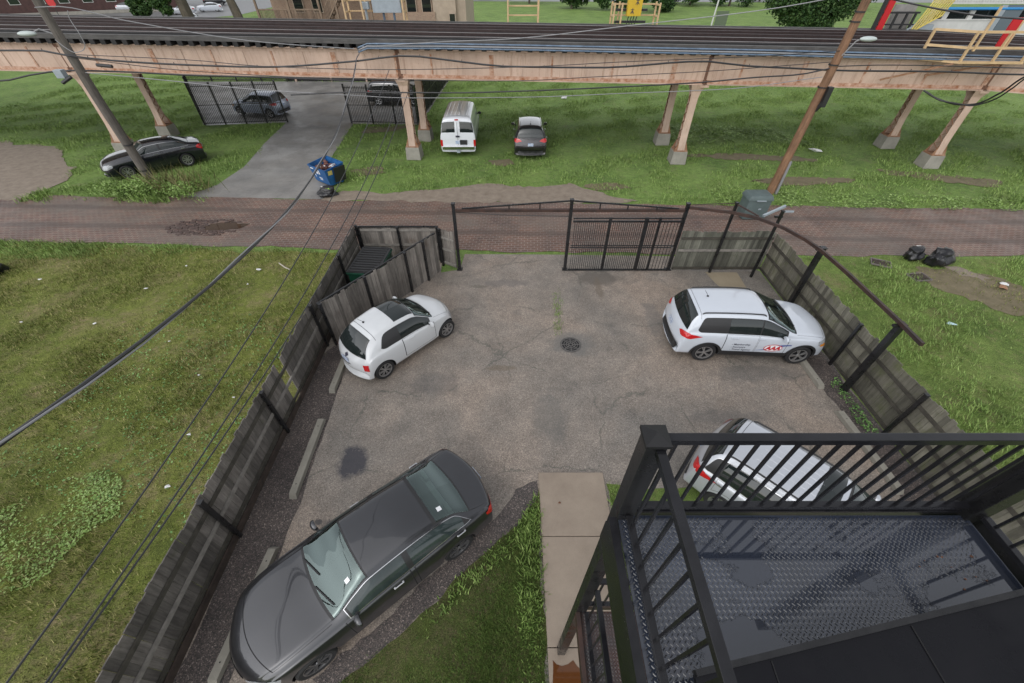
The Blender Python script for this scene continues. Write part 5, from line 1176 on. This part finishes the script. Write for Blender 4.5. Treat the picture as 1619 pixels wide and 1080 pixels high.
# deck: ties, guard timbers, rails, walkway
for x0, x1, yy0, yy1 in ((-60,23.6,0,0),(23.6,60,0,-9.4)):
    a = (x0, gy(x0)); b = (x1, gy(x1)+yy1) if yy1 == 0 else (x1, gy(23.6)-(x1-23.6)*.42)
    A = Vector((*a, gz(x0)+1.27)); B = Vector((*b, gz(x1)+1.27)); n = int((B-A).length/.56); m = MB()
    for t0 in (-.38, 3.72):
        for i in range(n):
            p = A.lerp(B, (i+.5)/n); jj = random.uniform(-.06, .06); m.bar(p+Vector((0,t0+jj,.10)), p+Vector((0,t0+3.35+jj,.10)), .24, .20)
    m.build('tie', TIE, er)
    def line(off, z, w_, h_, nm, mat): m = MB(); m.bar(A+Vector((0,off,z)), B+Vector((0,off,z)), w_, h_); return m.build(nm, mat, er)
    line(-.22,.30,.24,.20,'guard_timber',WALKB); line(.25,.22,.55,.05,'walkway',WALKB)
    for off in (1.0,2.435,4.75,6.185): line(off,.30,.075,.16,'rail',RAILM); line(off,.385,.05,.012,'rail_head',CHROME if False else RAILH)
    for off in (.72,2.75,4.45,6.5): line(off,.29,.16,.17,'guard_timber',TIE)
    for off in (3.0,4.15): line(off,.42,.10,.12,'contact_rail',RAILM)
    for off in (1.25,1.7,2.15,3.2,3.45,3.7,5.0,5.45,5.9): line(off,.24,.20,.05,'walkway',TIE)
    for off in (6.95,): line(off,.30,.24,.2,'guard_timber',WALKB)
    line(3.4,.02,6.6,.03,'deck_sheet',DARK)
tk2 = [[-7.68,24.2,5.13],[-7.49,24.2,5.40],[-7.01,24.19,5.56],[-3.35,24.08,5.57],[1.23,23.9,5.53],[5.77,23.7,5.48],[11.74,23.42,5.42],[15.6,23.26,5.36],[20.0,23.05,5.30],[24.2,22.85,5.24]]
for i, (dz, dy) in enumerate(((.0,0),(-.09,-.06),(-.17,-.08))):
    m = MB(); m.tube([(x, y+dy-.12, z+dz) for x, y, z in tk2[1:]], .035, 8); m.build('cable_duct', CABLEB if i != 1 else CABLEG, er, smooth=True)
# small service platforms with tan railings on the far edge of the deck
def cage(x0, x1, label, cols, h=1.1, dep=.9, rails_=(.05,.55,1.08)):
    y = gy(x0)+7.15; z = gz(x0)+1.45; t = thing('service_platform', label, 'platform', (0,0,0), 0, 'tan railed service platforms on the railway'); m = MB(); m.box(((x0+x1)/2, y+dep/2, z-.03), (x1-x0, dep, .06)); m.build('floor', TAN, t)
    for x in cols:
        m = MB(); m.box((x, y, z+h/2), (.09,.09,h)); m.build('post', TAN, t); m = MB(); m.box((x, y+dep, z+h/2), (.09,.09,h)); m.build('post', TAN, t)
    m = MB()
    for zz in rails_:
        m.bar((x0,y+dep,z+zz), (x1,y+dep,z+zz), .07)
        for x in (x0, x1): m.bar((x,y,z+zz), (x,y+dep,z+zz), .07)
    m.bar((x0,y,z+.03), (x1,y,z+.03), .07); m.build('rail', TAN, t)
    return t, y, z
t, y, z = cage(-10.3,-6.7,'tan railed platform carrying grey cabinets in front of the porch building',(-10.3,-9.2,-6.7),1.25)
cb = thing('relay_cabinet', 'large grey electrical cabinet on the railed platform', 'cabinet', (-7.75,y+.5,z)); m = MB(); m.box((0,0,.98), (1.75,.5,.95)); m.build('case', GREYBOX, cb, bevel=.02)
m = MB(); [m.tube([(x,0,.5),(x,0,.0)], .07, 8) for x in (-.3,.35)]; m.build('conduit', CABLEB, cb)
sw = thing('switch_box', 'small grey switch box on a pipe stand at the railed platform', 'switch box', (-9.1,y+.4,z)); m = MB(); m.box((0,0,.85), (.5,.3,.35)); m.build('case', GREYBOX, sw, bevel=.02); m = MB(); m.tube([(0,0,.7),(0,0,0)], .08, 8); m.build('pipe', GREYBOX, sw)
cage(-.25,1.6,'narrow tan ladder railing on the far edge of the deck',(-.25,1.6),1.35,.5,(.05,.5,.95,1.3))
t, y, z = cage(6.15,8.85,'tan railed platform with black bars around the yellow box',(6.15,6.6,8.85),1.2)
m = MB(); [m.bar((6.3,y+.3,z+q), (8.2,y+.3,z+q), .12) for q in (.28,.85)]; m.build('bar', PLAST, t)
yb = thing('yellow_box', 'yellow signal box with dark characters and black conduits below', 'signal box', (7.35,y+.15,z)); YEL = M('yellow_enamel', (.55,.36,.02), .45, var=.1)
m = MB(); m.box((0,0,1.05), (.85,.35,.95)); m.build('case', YEL, yb, bevel=.015)
m = MB()
for cx_, cz_ in ((-.12,.82),(.12,1.25)):
    for p, q in (((-.10,.06),(.10,.06)), ((0,.14),(0,-.14)), ((-.09,-.05),(.08,-.07)), ((-.02,0),(-.1,-.13)), ((.02,.0),(.1,-.12))): m.bar((cx_+p[0],-.18,cz_+p[1]), (cx_+q[0],-.18,cz_+q[1]), .01, .03, up=(0,0,1) if p[1] == q[1] else (1,0,0))
m.build('mark', INK, yb)
m = MB(); [m.tube([(x,0,.6),(x-.12,0,.0)], .03, 6) for x in (-.25,-.08,.08,.25)]; m.build('conduit', PLAST, yb)
# bracketed platform on the near side at the right
bp = thing('service_platform', 'tan bracket platform with railing hung on the near side of the viaduct', 'platform', (0,0,0), 0, 'tan railed service platforms on the railway')
F = [(19.4,23.35),(20.75,22.45),(23.5,22.35),(23.9,23.2)]
m = MB(); m.prism([(19.4,23.45),(20.75,22.45),(23.6,22.35),(23.6,23.4)], 5.02, 5.10); m.build('floor', TAN, bp)
PP = [(19.5,23.4),(20.75,22.5),(22.2,22.45),(23.5,22.4)]
for x, y in PP: m = MB(); m.box((x, y, 5.65), (.09,.09,1.15)); m.build('post', TAN, bp)
m = MB(); m.box((21.0,22.46,6.3), (.08,.08,1.6)); m.build('post', TAN, bp)
m = MB()
for z in (5.62,6.2):
    for p, q in zip(PP, PP[1:]): m.bar((*p,z), (*q,z), .09)
m.build('rail', TAN, bp)
m = MB(); m.bar((20.6,22.6,5.0), (18.2,23.4,4.2), .07); m.bar((22.6,22.5,5.0), (20.2,23.3,4.4), .07); m.build('bracket', RUST, bp)
bn = thing('banner', 'red upright board beside the tan bracket platform', 'board', (23.2,23.6,5.1)); m = MB(); m.box((.0,0,.75), (.42,.08,1.5)); m.build('board', M('red_enamel', (.45,.01,.015), .45), bn); m = MB(); m.box((.26,0,.75), (.09,.1,1.5)); m.build('edge', TAN, bn)
# white station structure and yellow stair barrier at the right end
ys = thing('station_shelter', 'white station wall with window strip, blue pipe and grey roof at the top right', 'station', (0,30.5,5.1))
WHT = M('white_station_panel', (.52,.52,.50), .5, var=.08)
m = MB(); m.box((28.,0,.36), (7.0,.1,.75)); m.build('wall', WHT, ys)
m = MB(); m.bar((24.5,-.02,.76), (31.5,-.02,.76), .14, .06); m.build('sill', WHT, ys)
m = MB(); m.box((28.,.12,1.0), (6.8,.04,.45)); m.build('glass', GLASS, ys)
for x in (24.7,25.5,27.0,28.8,30.6): m = MB(); m.box((x,0,1.0), (.28,.12,.46)); m.build('mullion', WHT, ys)
m = MB(); m.tube([(24.9,-.2,1.28),(29.6,-.2,1.28)], .07, 8); m.build('pipe', M('bright_blue_pipe', (.03,.22,.5), .4), ys)
m = MB(); m.box((28.2,.2,1.65), (6.8,.9,.32)); [m.bar((24.9+.16*i,-.26,1.60), (24.9+.16*i,-.26,1.80), .05) for i in range(40)]; m.build('roof', WHT, ys)
m = MB(); m.box((29.2,-.18,.75), (1.0,.08,1.4)); m.build('door', M('grey_glazed_door', (.12,.15,.17), .2), ys)
m = MB(); m.box((28.5,-.18,.75), (.32,.12,1.4)); m.build('pillar', GREYBOX, ys)
yr = thing('stair_barrier', 'slanting yellow barred stair railing left of the white station wall', 'barrier', (0,30.2,5.1)); YB = M('yellow_rail', (.62,.5,.12), .45)
m = MB()
for i in range(9): m.bar((23.7+.17*i,0,.15+.10*i), (24.2+.17*i,0,1.7+.10*i), .05)
for o_ in (0., 1.5): m.bar((23.7+o_*.3,0,.15+o_), (25.1+o_*.3,0,1.0+o_), .06)
m.build('bars', YB, yr)
m = MB(); m.bar((23.2,0,.05), (24.8,.2,1.25), .10); m.bar((23.6,.4,.05), (25.2,.4,1.15), .10); m.box((24.6,.3,.3), (.8,.5,.5)); m.build('steps', GREYBOX, yr)
rp = thing('signal_mast', 'red and dark upright mast with railing beside the brown pole', 'mast', (21.6,30.3,5.05)); m = MB(); m.box((.25,0,.9), (.36,.12,1.8)); m.build('board', M('red_enamel', (.45,.01,.015), .45), rp); m = MB(); m.box((-.1,0,.9), (.16,.16,1.8)); m.build('post', PLAST, rp)
m = MB()
for x in (.9,1.5,2.0): m.bar((x,0,0), (x,0,1.2), .10)
m.bar((0,0,1.15), (2.2,0,1.15), .09); m.bar((0,0,.6), (2.2,0,.6), .07); m.build('railing', PLAST, rp)
m = MB(); m.box((1.5,.4,.9), (1.3,.1,1.2)); m.build('panel', M('grey_panel', (.22,.21,.2), .6, var=.2), rp)

# ------------------------------------------------------------------ utility poles and cables
pl = thing('utility_pole', 'old grey wooden utility pole at the left with lamp and cables', 'utility pole', (-18.35,20.5,0))
m = MB(); m.tube([(0,0,-.1),(-.12,0,4.),(-.06,0,9.2)], [.21,.185,.15], 14); m.build('shaft', POLE_L, pl, smooth=True)
for z in (.9,2.1): m = MB(); m.lathe([(.215,z),(.215,z+.06)], 14, 'z', (-.03,0,0)); m.build('band', PLAST, pl)
m = MB(); m.tube([(-.1,-.1,6.35),(-.5,-.25,6.55),(-.75,-.35,6.45)], .03, 6); m.build('lamp_arm', CABLEG, pl)
def lamp(par, x, y, z, s, rz=0.):
    bm = bmesh.new(); bmesh.ops.create_uvsphere(bm, u_segments=16, v_segments=10, radius=1.); bmesh.ops.scale(bm, vec=(.42*s,.17*s,.11*s), verts=bm.verts)
    me = bpy.data.meshes.new('lamp_head'); bm.to_mesh(me); bm.free(); me.materials.append(M('pale_lamp_head', (.42,.47,.46), .4)); smooth_mesh(me, 60); o = bpy.data.objects.new('lamp_head', me); COL.objects.link(o); o.parent = par; o.location = (x, y, z); o.rotation_euler.z = rz
lamp(pl, -.95,-.4,6.42,.85,.1)
m = MB(); m.bar((-.9,-.8,7.9), (.9,.8,7.9), .12, .1); m.bar((-.2,-1.4,7.7), (-1.2,-.9,7.5), .25, .2, mi=1); m.build('crossarm', [POLE_L, GREYBOX], pl)
m = MB(); m.box((-.75,-.3,5.05), (.34,.25,.3)); m.build('junction_box', GREYBOX, pl, bevel=.02)
for q_ in ([(-.35,-.35,4.95),(-.75,-.5,4.75)], [(1.0,-.3,5.36),(1.6,-.3,5.31)]): m = MB(); m.tube(q_, .065, 8); m.build('splice', CABLE, pl)
pr_ = thing('utility_pole', 'brown wooden utility pole at the right with white lamp', 'utility pole', (13.0,19.9,0))
m = MB(); m.tube([(0,0,-.1),(.17,0,3.1),(.42,0,9.0)], [.195,.175,.15], 14); m.build('shaft', POLE_R, pr_, smooth=True)
m = MB(); m.tube([(.26,-.1,.0),(.24,-.14,1.6)], .07, 8); m.build('cable_guard', CABLEG, pr_)
m = MB(); m.tube([(.3,-.15,5.75),(.5,-.3,6.25),(.75,-.4,6.35)], .025, 6); m.build('lamp_arm', CABLEG, pr_); lamp(pr_, .85,-.42,6.33,.8,.0)
m = MB(); m.box((.42,-.2,4.3), (.2,.2,.75)); m.bar((.3,-.1,3.75), (.36,-.25,4.1), .12); m.build('junction_box', PLAST, pr_)
for z in (4.6,5.4,6.8,7.1): m = MB(); m.lathe([(.19,z),(.19,z+.05)], 12, 'z', (.02+.04*z,0,0)); m.build('band', PLAST, pr_)
m = MB(); m.bar((-.3,-.9,8.2), (1.1,.9,8.2), .12, .1); m.build('crossarm', POLE_R, pr_)
def smoothpts(pts, k=5):
    P = np.array(pts, float); s = np.concatenate([[0], np.cumsum(np.linalg.norm(np.diff(P, axis=0), axis=1))]); return [tuple(p) for p in pchip(s, P, np.linspace(0, s[-1], len(pts)*k))]
def cable(pts, r, label, mat=None, group='overhead cables', ticks=False):
    q = smoothpts(pts); m = MB(); m.tube(q, r, 6)
    if ticks:
        for p in q[::2]: m.box((p[0], p[1], p[2]+r), (.02, .02, .09))
    return tag(m.build('cable', mat or CABLE, None, smooth=True), label, 'cable', group)
cable([(-45,20.5,6.3),(-30,20.2,5.95),(-20.97,20.2,5.86),(-19.41,20.2,5.86),(-18.25,20.2,5.68),(-16.79,20.2,5.53),(-13.47,20.2,5.36),(-10.33,20.2,5.29),(-6.56,20.2,5.49),(-4.42,20.2,5.68),(-2.09,20.2,5.47),(-.25,20.2,5.31),(3.73,20.2,5.27),(7.9,20.2,5.49),(9.81,20.2,5.33),(11.7,20.2,5.25),(14.14,20.2,5.16),(17.89,20.2,5.13),(21.7,20.2,5.02),(40,20,5.)], .036, 'thick black bundled cable waving in front of the beige girder', ticks=True)
cable([(-40,20.2,4.9),(-22.03,20.3,4.75),(-20.95,20.48,4.92),(-19.42,20.74,5.06),(-17.55,21.1,4.97),(-14.66,21.67,4.72),(-11.55,22.26,4.53),(-7.69,23.0,4.23)], .035, 'black cable running to the underside of the girder at the left')
cable([(-9.61,20.1,4.29),(-6.82,20.08,4.39),(-2.45,20.04,4.38),(-.26,20.02,4.43),(3.8,19.99,4.58),(8.05,19.95,4.79),(10.37,19.93,4.98),(11.96,19.92,5.07),(13.3,19.85,5.34)], .028, 'black cable below the girder rising to the brown pole')
cable([(-18.2,20.4,5.05),(-15.26,20.4,4.8),(-11.29,20.34,4.45),(-6.93,20.28,4.23),(-4.72,20.25,4.14),(.29,20.18,4.18),(5.22,20.11,4.36),(9.26,20.06,4.52),(13.07,20.0,4.97)], .016, 'pale thin cable sagging lowest between the poles', CABLEG)
cable([(-18.3,20.1,5.75),(-13.23,19.98,5.57),(-10.19,19.96,5.35),(-5.11,19.92,5.25),(.27,19.89,5.34),(4.92,19.86,5.54),(9.5,19.83,5.7),(13.3,19.8,5.91)], .014, 'thin black cable above the bundled cable')
cable([(-18.3,20.3,5.6),(-13.62,20.26,5.14),(-6.73,20.19,4.86),(-.26,20.13,4.8),(3.76,20.09,4.97),(7.7,20.06,5.14),(13.2,20.0,5.5)], .014, 'thin black cable across the lower half of the girder')
cable([(-18.43,20.2,7.22),(-17.81,20.37,7.24),(-15.81,21.08,6.73),(-11.61,22.41,5.88),(-9.64,22.99,5.64),(-7.53,23.6,5.43)], .018, 'pale cable slanting from the grey pole to the deck edge', CABLEG)
cable([(-7.5,24.1,5.42),(-3.27,23.6,5.7),(-.28,22.96,5.88),(5.14,21.77,6.51),(10.24,20.6,7.15),(13.3,20.0,7.7)], .018, 'grey cable slanting up across the track to the brown pole', CABLEG)
cable([(-17.06,20.0,7.14),(-17.16,19.99,6.89),(-17.1,19.96,6.42),(-17.13,19.95,6.1),(-17.37,19.94,5.89),(-17.72,19.93,5.83),(-17.95,19.92,5.98),(-18.2,19.95,6.25)], .014, 'white cable hanging in a loop at the grey pole', CABLEG)
def sag(A, B, s, n=24): A = Vector(A); B = Vector(B); return [tuple(A.lerp(B, i/n)-Vector((0,0,s*4*(i/n)*(1-i/n)))) for i in range(n+1)]
dp = sag((-3.76,1.58,6.2), (-6.43,20.2,5.6), 1.2); q = Vector(dp[0])-(Vector(dp[1])-Vector(dp[0]))*1.6; 
t_ = MB(); t_.tube([tuple(q)]+dp+[(-6.9,22.2,5.45),(-7.5,24.0,5.42)], .019, 6); tag(t_.build('cable', CABLE, None, smooth=True), 'thick twisted black service cable crossing the left lot', 'cable', 'overhead cables')
dp2 = [(x+.035*math.sin(i*.9), y, z+.035*math.cos(i*.9)) for i, (x, y, z) in enumerate([tuple(q)]+dp)]
t_ = MB(); t_.tube(dp2, .010, 6); tag(t_.build('cable', CABLEG, None, smooth=True), 'grey messenger wire wound along the thick service cable', 'cable', 'overhead cables')
for A, B, s, r, l in (((-5.37,.57,3.2),(-5.15,20.1,5.2),.7,.013,'leftmost thin service wire above the left lot'),((-5.13,.59,3.0),(-4.75,20.1,4.41),.7,.014,'middle thin service wire beside the long fence'),((-5.08,.59,3.0),(-4.5,20.1,4.39),.85,.014,'thin service wire nearest the long fence')):
    P = sag(A, B, s); e = Vector(P[0])-(Vector(P[1])-Vector(P[0]))*.8; m = MB(); m.tube([tuple(e)]+P, r, 5); tag(m.build('cable', CABLE, None, smooth=True), l, 'cable', 'overhead cables')
cable([(19.0,21.5,4.16),(19.39,21.05,3.95),(19.88,20.46,3.84),(20.23,19.85,4.01),(20.21,19.22,4.54),(19.95,18.5,5.25),(20.5,17,6.5)], .035, 'thick cable loop hanging at the right edge')
cable([(19.09,21.4,4.13),(19.56,20.82,3.88),(20.09,20.06,3.89),(20.27,19.34,4.27),(20.1,18.77,4.81),(19.88,18.3,5.29),(20.4,16.8,6.5)], .03, 'second cable loop inside the thick one at the right edge')
cable([(13.4,20.0,7.6),(14.49,20.0,7.46),(15.82,18.87,7.23),(16.66,18.15,7.14),(17.39,17.5,7.13),(20,15,7.2)], .03, 'black cable leaving the brown pole at the top right')
cable([(13.3,19.9,5.36),(15.21,19.67,5.45),(17.06,19.42,5.47),(20.22,19.0,5.46),(30,17.5,5.6)], .02, 'thin cable from the brown pole toward the bracket platform')

# ------------------------------------------------------------------ yard fences beyond the viaduct
def picket_fence(p0, p1, h, label, sp=.13, posts=2.4):
    p0 = Vector((*p0,0)); p1 = Vector((*p1,0)); L = (p1-p0).length; d = p1-p0; t = thing('picket_fence', label, 'fence', p0, math.atan2(d.y, d.x)); m = MB()
    for z in (.12, h*.5, h-.12): m.bar((0,0,z), (L,0,z), .04)
    m.build('rail', BLACK, t); n = int(L/sp); m = MB()
    for i in range(1, n): m.bar((L*i/n,0,.05), (L*i/n,0,h), .028, .028, up=(0,1,0))
    o = m.build('pickets', BLACK, t)
    if n > 100: o['kind'] = 'stuff'
    k = max(1, round(L/posts))
    for i in range(k+1): m = MB(); m.box((L*i/k,0,(h+.1)/2), (.09,.09,h+.1)); m.build('post', BLACK, t)
picket_fence((-21.5,30.95),(-16.0,31.65),2.45,'black picket fence in front of the blue silver hatchback',.115,1.4)
picket_fence((-11.35,31.4),(-6.6,31.05),2.3,'black picket fence left of the back railway column',.115,1.5)
picket_fence((-21.5,30.95),(-30.5,44.3),2.45,'black picket fence running back along the left of the yard')
picket_fence((-6.6,31.05),(-6.0,44.),2.3,'black picket fence running back along the right of the yard')
picket_fence((-30.5,44.3),(-21.,44.1),2.3,'black picket fence at the back left of the yard')
bf_ = thing('board_fence', 'dark low board wall at the back of the yard', 'fence', (-21.,44.3,0)); m = MB()
for i in range(60): m.box((.25*i+.12,0,.55), (.235,.05,1.1+.05*(i % 3)))
m.build('board_panel', TIE, bf_)
for i in range(5): m = MB(); m.box((.8+3.3*i,-.08,.6), (.14,.14,1.25)); m.build('post', BEIGE, bf_)

# ------------------------------------------------------------------ buildings far behind
BRK = NT('far_brick'); bt = nd(BRK.nt, 'ShaderNodeTexBrick'); bt.inputs['Scale'].default_value = 3.2; bt.inputs['Color1'].default_value = (.30,.20,.13,1); bt.inputs['Color2'].default_value = (.24,.15,.10,1); bt.inputs['Mortar'].default_value = (.3,.27,.23,1); BRK.L(BRK.map(rot=(R(90),0,0)), bt.inputs['Vector']); BRK.done(bt.outputs['Color'], .8); BRK = BRK.m
REDB = M('dark_red_brick', (.06,.028,.025), .8, var=.25, vscale=2); PALE = M('pale_brick', (.36,.29,.22), .8, var=.12, vscale=2); PORCH = wood_mat('porch_wood', (.13,.09,.06), (.26,.19,.13))
b1 = thing('apartment_building', 'brick apartment building with wooden back porches behind the railway', 'building', (0,0,0))
def wins(nm, x, y, z, w_, h_, par, frame=PALE):
    m = MB(); m.box((x, y, z), (w_, .12, h_)); f = m.build('window', frame, par); m = MB(); m.box((x, y-.07, z), (w_-.16, .02, h_-.16)); m.build('pane', GLASS, f)
m = MB(); m.box((-13.5,53.,5.), (17.,10.,10.)); m.build('wall', BRK, b1)
m = MB(); m.box((-5.95,51.0,5.), (2.0,10.,10.)); m.box((-4.55,51.2,5.), (.9,9.8,10.)); m.build('side_wall', PALE, b1)
wins('w', -5.3,45.93,4.3,.62,1.1,b1); wins('w', -5.3,45.93,7.0,.62,1.5,b1)
for x in (-19.5,-17.8,-11.,-9.2,-7.8): wins('w', x,47.95,5.6,.95,1.9,b1); wins('w', x,47.95,8.6,.95,1.7,b1)
for k, zf in enumerate((3.95, 7.0)):
    m = MB(); m.box((-19.6,46.9,zf), (5.6,2.2,.16)); m.box((-13.9,46.9,zf-.05), (3.,2.2,.16)); m.build('porch_floor', PORCH, b1)
    m = MB(); m.bar((-22.4,45.85,zf+1.12), (-16.9,45.85,zf+1.12), .10); m.bar((-22.4,45.85,zf+.14), (-16.9,45.85,zf+.14), .08); [m.bar((-22.35+.115*i,45.85,zf+.1), (-22.35+.115*i,45.85,zf+1.1), .05) for i in range(48)]; m.build('porch_railing', PORCH, b1)
for x in (-22.4,-19.6,-16.9,-15.4,-12.4): m = MB(); m.box((x,45.85,4.5), (.16,.16,9.)); m.build('porch_post', PORCH, b1)
m = MB(); m.bar((-16.6,45.9,4.0), (-14.2,45.9,6.9), .28, .10); m.bar((-16.6,46.9,4.0), (-14.2,46.9,6.9), .28, .10); [m.box((-16.5+.24*i,46.4,4.1+.29*i), (.28,1.1,.05)) for i in range(10)]; m.bar((-16.6,45.85,5.0), (-14.2,45.85,7.9), .08); [m.bar((-16.5+.12*i,45.85,4.1+.145*i), (-16.5+.12*i,45.85,5.05+.145*i), .05) for i in range(20)]; m.build('porch_stair', PORCH, b1)
m = MB(); m.box((-9.,46.9,3.9), (6.,2.,.2)); m.box((-8.9,45.95,4.45), (4.2,.1,.9)); m.build('balcony_wall', BRK, b1)
m = MB(); m.box((-13.,52.5,10.1), (18.5,11.5,.25)); m.build('roof', TIE, b1)
b2 = thing('brick_building', 'dark red brick building with white windows at the top left', 'building', (-92,103,0), R(27)); m = MB(); m.box((0,0,4.5), (46,14,9)); m.build('wall', REDB, b2)
for i in range(12): wins('w', -20+3.6*i,-7.0,2.6,1.6,1.9,b2,WHT); wins('w', -20+3.6*i,-7.0,6.4,1.6,1.9,b2,WHT)
m = MB(); m.box((0,0,9.1), (46.6,14.6,.3)); m.build('roof', TIE, b2)
m = MB(); m.box((0,-7.6,.25), (46,.4,.5)); m.build('plinth', CONC, b2)
# ------------------------------------------------------------------ signs and masts
def sign(x, y, h, label, shape, mat, s=.38):
    t = thing('road_sign', label, 'sign', (x, y, 0)); m = MB(); m.tube([(0,0,0),(0,0,h)], .05, 6); m.build('post', PLAST, t); m = MB()
    n = {'oct': 8, 'dia': 4, 'rect': 4}[shape]; a0 = {'oct': math.pi/8, 'dia': 0, 'rect': math.pi/4}[shape]; P = [(s*math.cos(a0+k*2*math.pi/n), s*math.sin(a0+k*2*math.pi/n)) for k in range(n)]
    m.add([(u,-.06,h-.1+v) for u, v in P]+[(u,-.09,h-.1+v) for u, v in P], [tuple(range(n)), tuple(range(n, 2*n))[::-1]]+[(k, n+k, n+(k+1) % n, (k+1) % n) for k in range(n)]); m.build('plate', mat, t)
sign(-73.5,84.,3.0,'red stop sign beyond the deck at the left','oct',M('red_enamel', (.45,.01,.015), .45),.7)
sign(-55.3,82.,5.6,'orange diamond road sign beside the roadside tree','dia',M('orange_enamel', (.3,.1,.04), .6),.75)
sign(-44.5,84.,5.,'dark small sign on a thin post on the far lawn','rect',PLAST,.4)
t = thing('flag_mast', 'thin white mast leaning beyond the deck', 'mast', (18.6,48.,0)); m = MB(); m.tube([(0,0,0),(.3,0,9.)], .07, 8); m.build('shaft', WHT, t); m = MB(); m.box((.9,0,3.8), (1.1,.05,2.)); m.build('mesh_screen', M('grey_mesh', (.10,.13,.08), .7), t)
# ------------------------------------------------------------------ trees and bushes
BARK = wood_mat('tree_bark', (.05,.04,.03), (.12,.095,.07))
def tree(x, y, h, blobs, n, size, label, name='tree', seed=1, trunk=(.3,.18), lean=0., group=None, trunk_h=.75):
    t = thing(name, label, 'tree' if 'tree' in name else 'bush', (x, y, 0), 0, group); m = MB()
    m.tube([(0,0,-.1),(lean*.3,0,h*.3),(lean,0,h*trunk_h)], [trunk[0],trunk[1]*1.1,trunk[1]*.7], 10)
    rg = random.Random(seed)
    for bx, by, bz, br in blobs[:7]:
        z0 = h*rg.uniform(.3, .5); m.tube([(lean*z0/h,0,z0),(bx*.5,by*.5,(z0+bz)/2+.2),(bx*.9,by*.9,bz)], [trunk[1]*.6,trunk[1]*.35,.03], 6)
    m.build('trunk', BARK, t, smooth=True)
    V, F = leaves([b[:3] for b in blobs], [b[3] for b in blobs], n, size, seed); npmesh('crown', V, F, B_TREE, t)
    return t
def blobs(n, sx, sy, z0, z1, r0, r1, seed):
    rg = random.Random(seed); return [(rg.gauss(0, sx), rg.gauss(0, sy), rg.uniform(z0, z1), rg.uniform(r0, r1)) for _ in range(n)]
tree(-50.,80.,11.,[(-2.4,-1,2.4,1.),(-3.2,-1,3.3,1.3),(-2.2,-1,4.,1.3),(-4.6,0,4.6,1.5),(-6.,0,6.,2.),(-3,0,9,2.5),(1,0,9,2.5),(3.5,0,7.6,1.5),(-7.,0,3.6,1.0),(-1,1,10,2.5)],14000,.19,'roadside tree with drooping leafy branch on the far street','tree',2,(.9,.7),-.6)
tree(-39.,74.,9.,[(0,0,8.5,2.),(2.,0,7.4,1.5),(-1.6,0,7.6,1.4)],1600,.28,'dark tree trunk left of the porch building','tree',3,(.7,.55),-1.)
tree(31.,52.,11.,[(-4.2,0,5.4,1.7),(-2.6,0,4.6,1.9),(-.6,0,4.4,2.2),(1.4,0,5.2,2.),(3.,0,6.4,2.),(-3.,0,7.,2.),(0,0,8.,2.6),(-5.2,0,6.6,1.3),(-1.6,-1,3.6,1.2),(0.,-1,3.2,1.)],26000,.13,'drooping green tree behind the brown pole','tree',4,(.5,.35),.2)
for i, (x, y, s, l) in enumerate(((12.5,110.,5.,'dark far bush left of the yellow box'),(20.5,107.,5.2,'dark far bush above the yellow box'),(29.5,104.,4.6,'pale far bush right of the yellow box'),(4.,122.,6.,'far tree at the top middle'),(40.,118.,6.,'far hedge tree right of the middle'),(48.,116.,6.,'far hedge tree toward the drooping tree'),(-6.,138.,7.,'far tree above the green'),(60.,128.,7.,'far tree at the upper right'),(70.,110.,7.,'far tree behind the station wall'))):
    tree(x, y, s, blobs(9, s*.45, s*.3, s*.25, s*.75, s*.22, s*.36, 20+i), 4500, .24, l, 'bush' if s < 5.5 else 'tree', 30+i, (.25,.15), 0., 'far trees and bushes', .6)
for i, (x, y, s, l) in enumerate(((-95.,128.,8.,'far tree at the top left behind the street'),(-42.,150.,9.,'far tree left above the porch building'),(-66.5,93.,3.,'round bush beside the far brick building'))):
    tree(x, y, s, blobs(9, s*.4, s*.3, s*.25, s*.8, s*.22, s*.36, 50+i), 4000, .24, l, 'bush' if s < 5 else 'tree', 60+i, (.25,.15), 0., 'far trees and bushes', .6)
# shrubs round the foot of the left pole
sb = thing('shrub', 'low leafy shrub with pale stalks round the foot of the grey pole', 'shrub', (-17.9,20.0,0)); rg = np.random.default_rng(8)
C = [(rg.uniform(-2.4,2.2), rg.uniform(-.75,.75)) for _ in range(34)]
V, F = leaves([(x, y-.1*abs(x), .25+.25*rg.uniform(0,1)) for x, y in C], [.38]*34, 5200, .045, 5); npmesh('foliage', V, F, B_CLOVER, sb)
n_ = 260; X = rg.normal(.7, .9, n_); Y = rg.normal(.2, .35, n_); A_ = rg.uniform(0, 6.28, n_); H_ = rg.uniform(.6, 1.35, n_); LN = H_*rg.uniform(.2, .7, n_); W_ = .012; V = np.zeros((n_,4,3)); cx_, sx_ = np.cos(A_), np.sin(A_)
V[:,0] = np.stack([X-sx_*W_, Y+cx_*W_, 0*X], 1); V[:,1] = np.stack([X+sx_*W_, Y-cx_*W_, 0*X], 1); V[:,2] = np.stack([X+cx_*LN*.47+sx_*W_, Y+sx_*LN*.47-cx_*W_, H_*.54], 1); V[:,3] = np.stack([X+cx_*LN, Y+sx_*LN, H_], 1)
npmesh('stalks', V.reshape(-1,3), np.arange(n_*4).reshape(n_,4), B_STRAW, sb)
sc.view_settings.exposure = 0.66
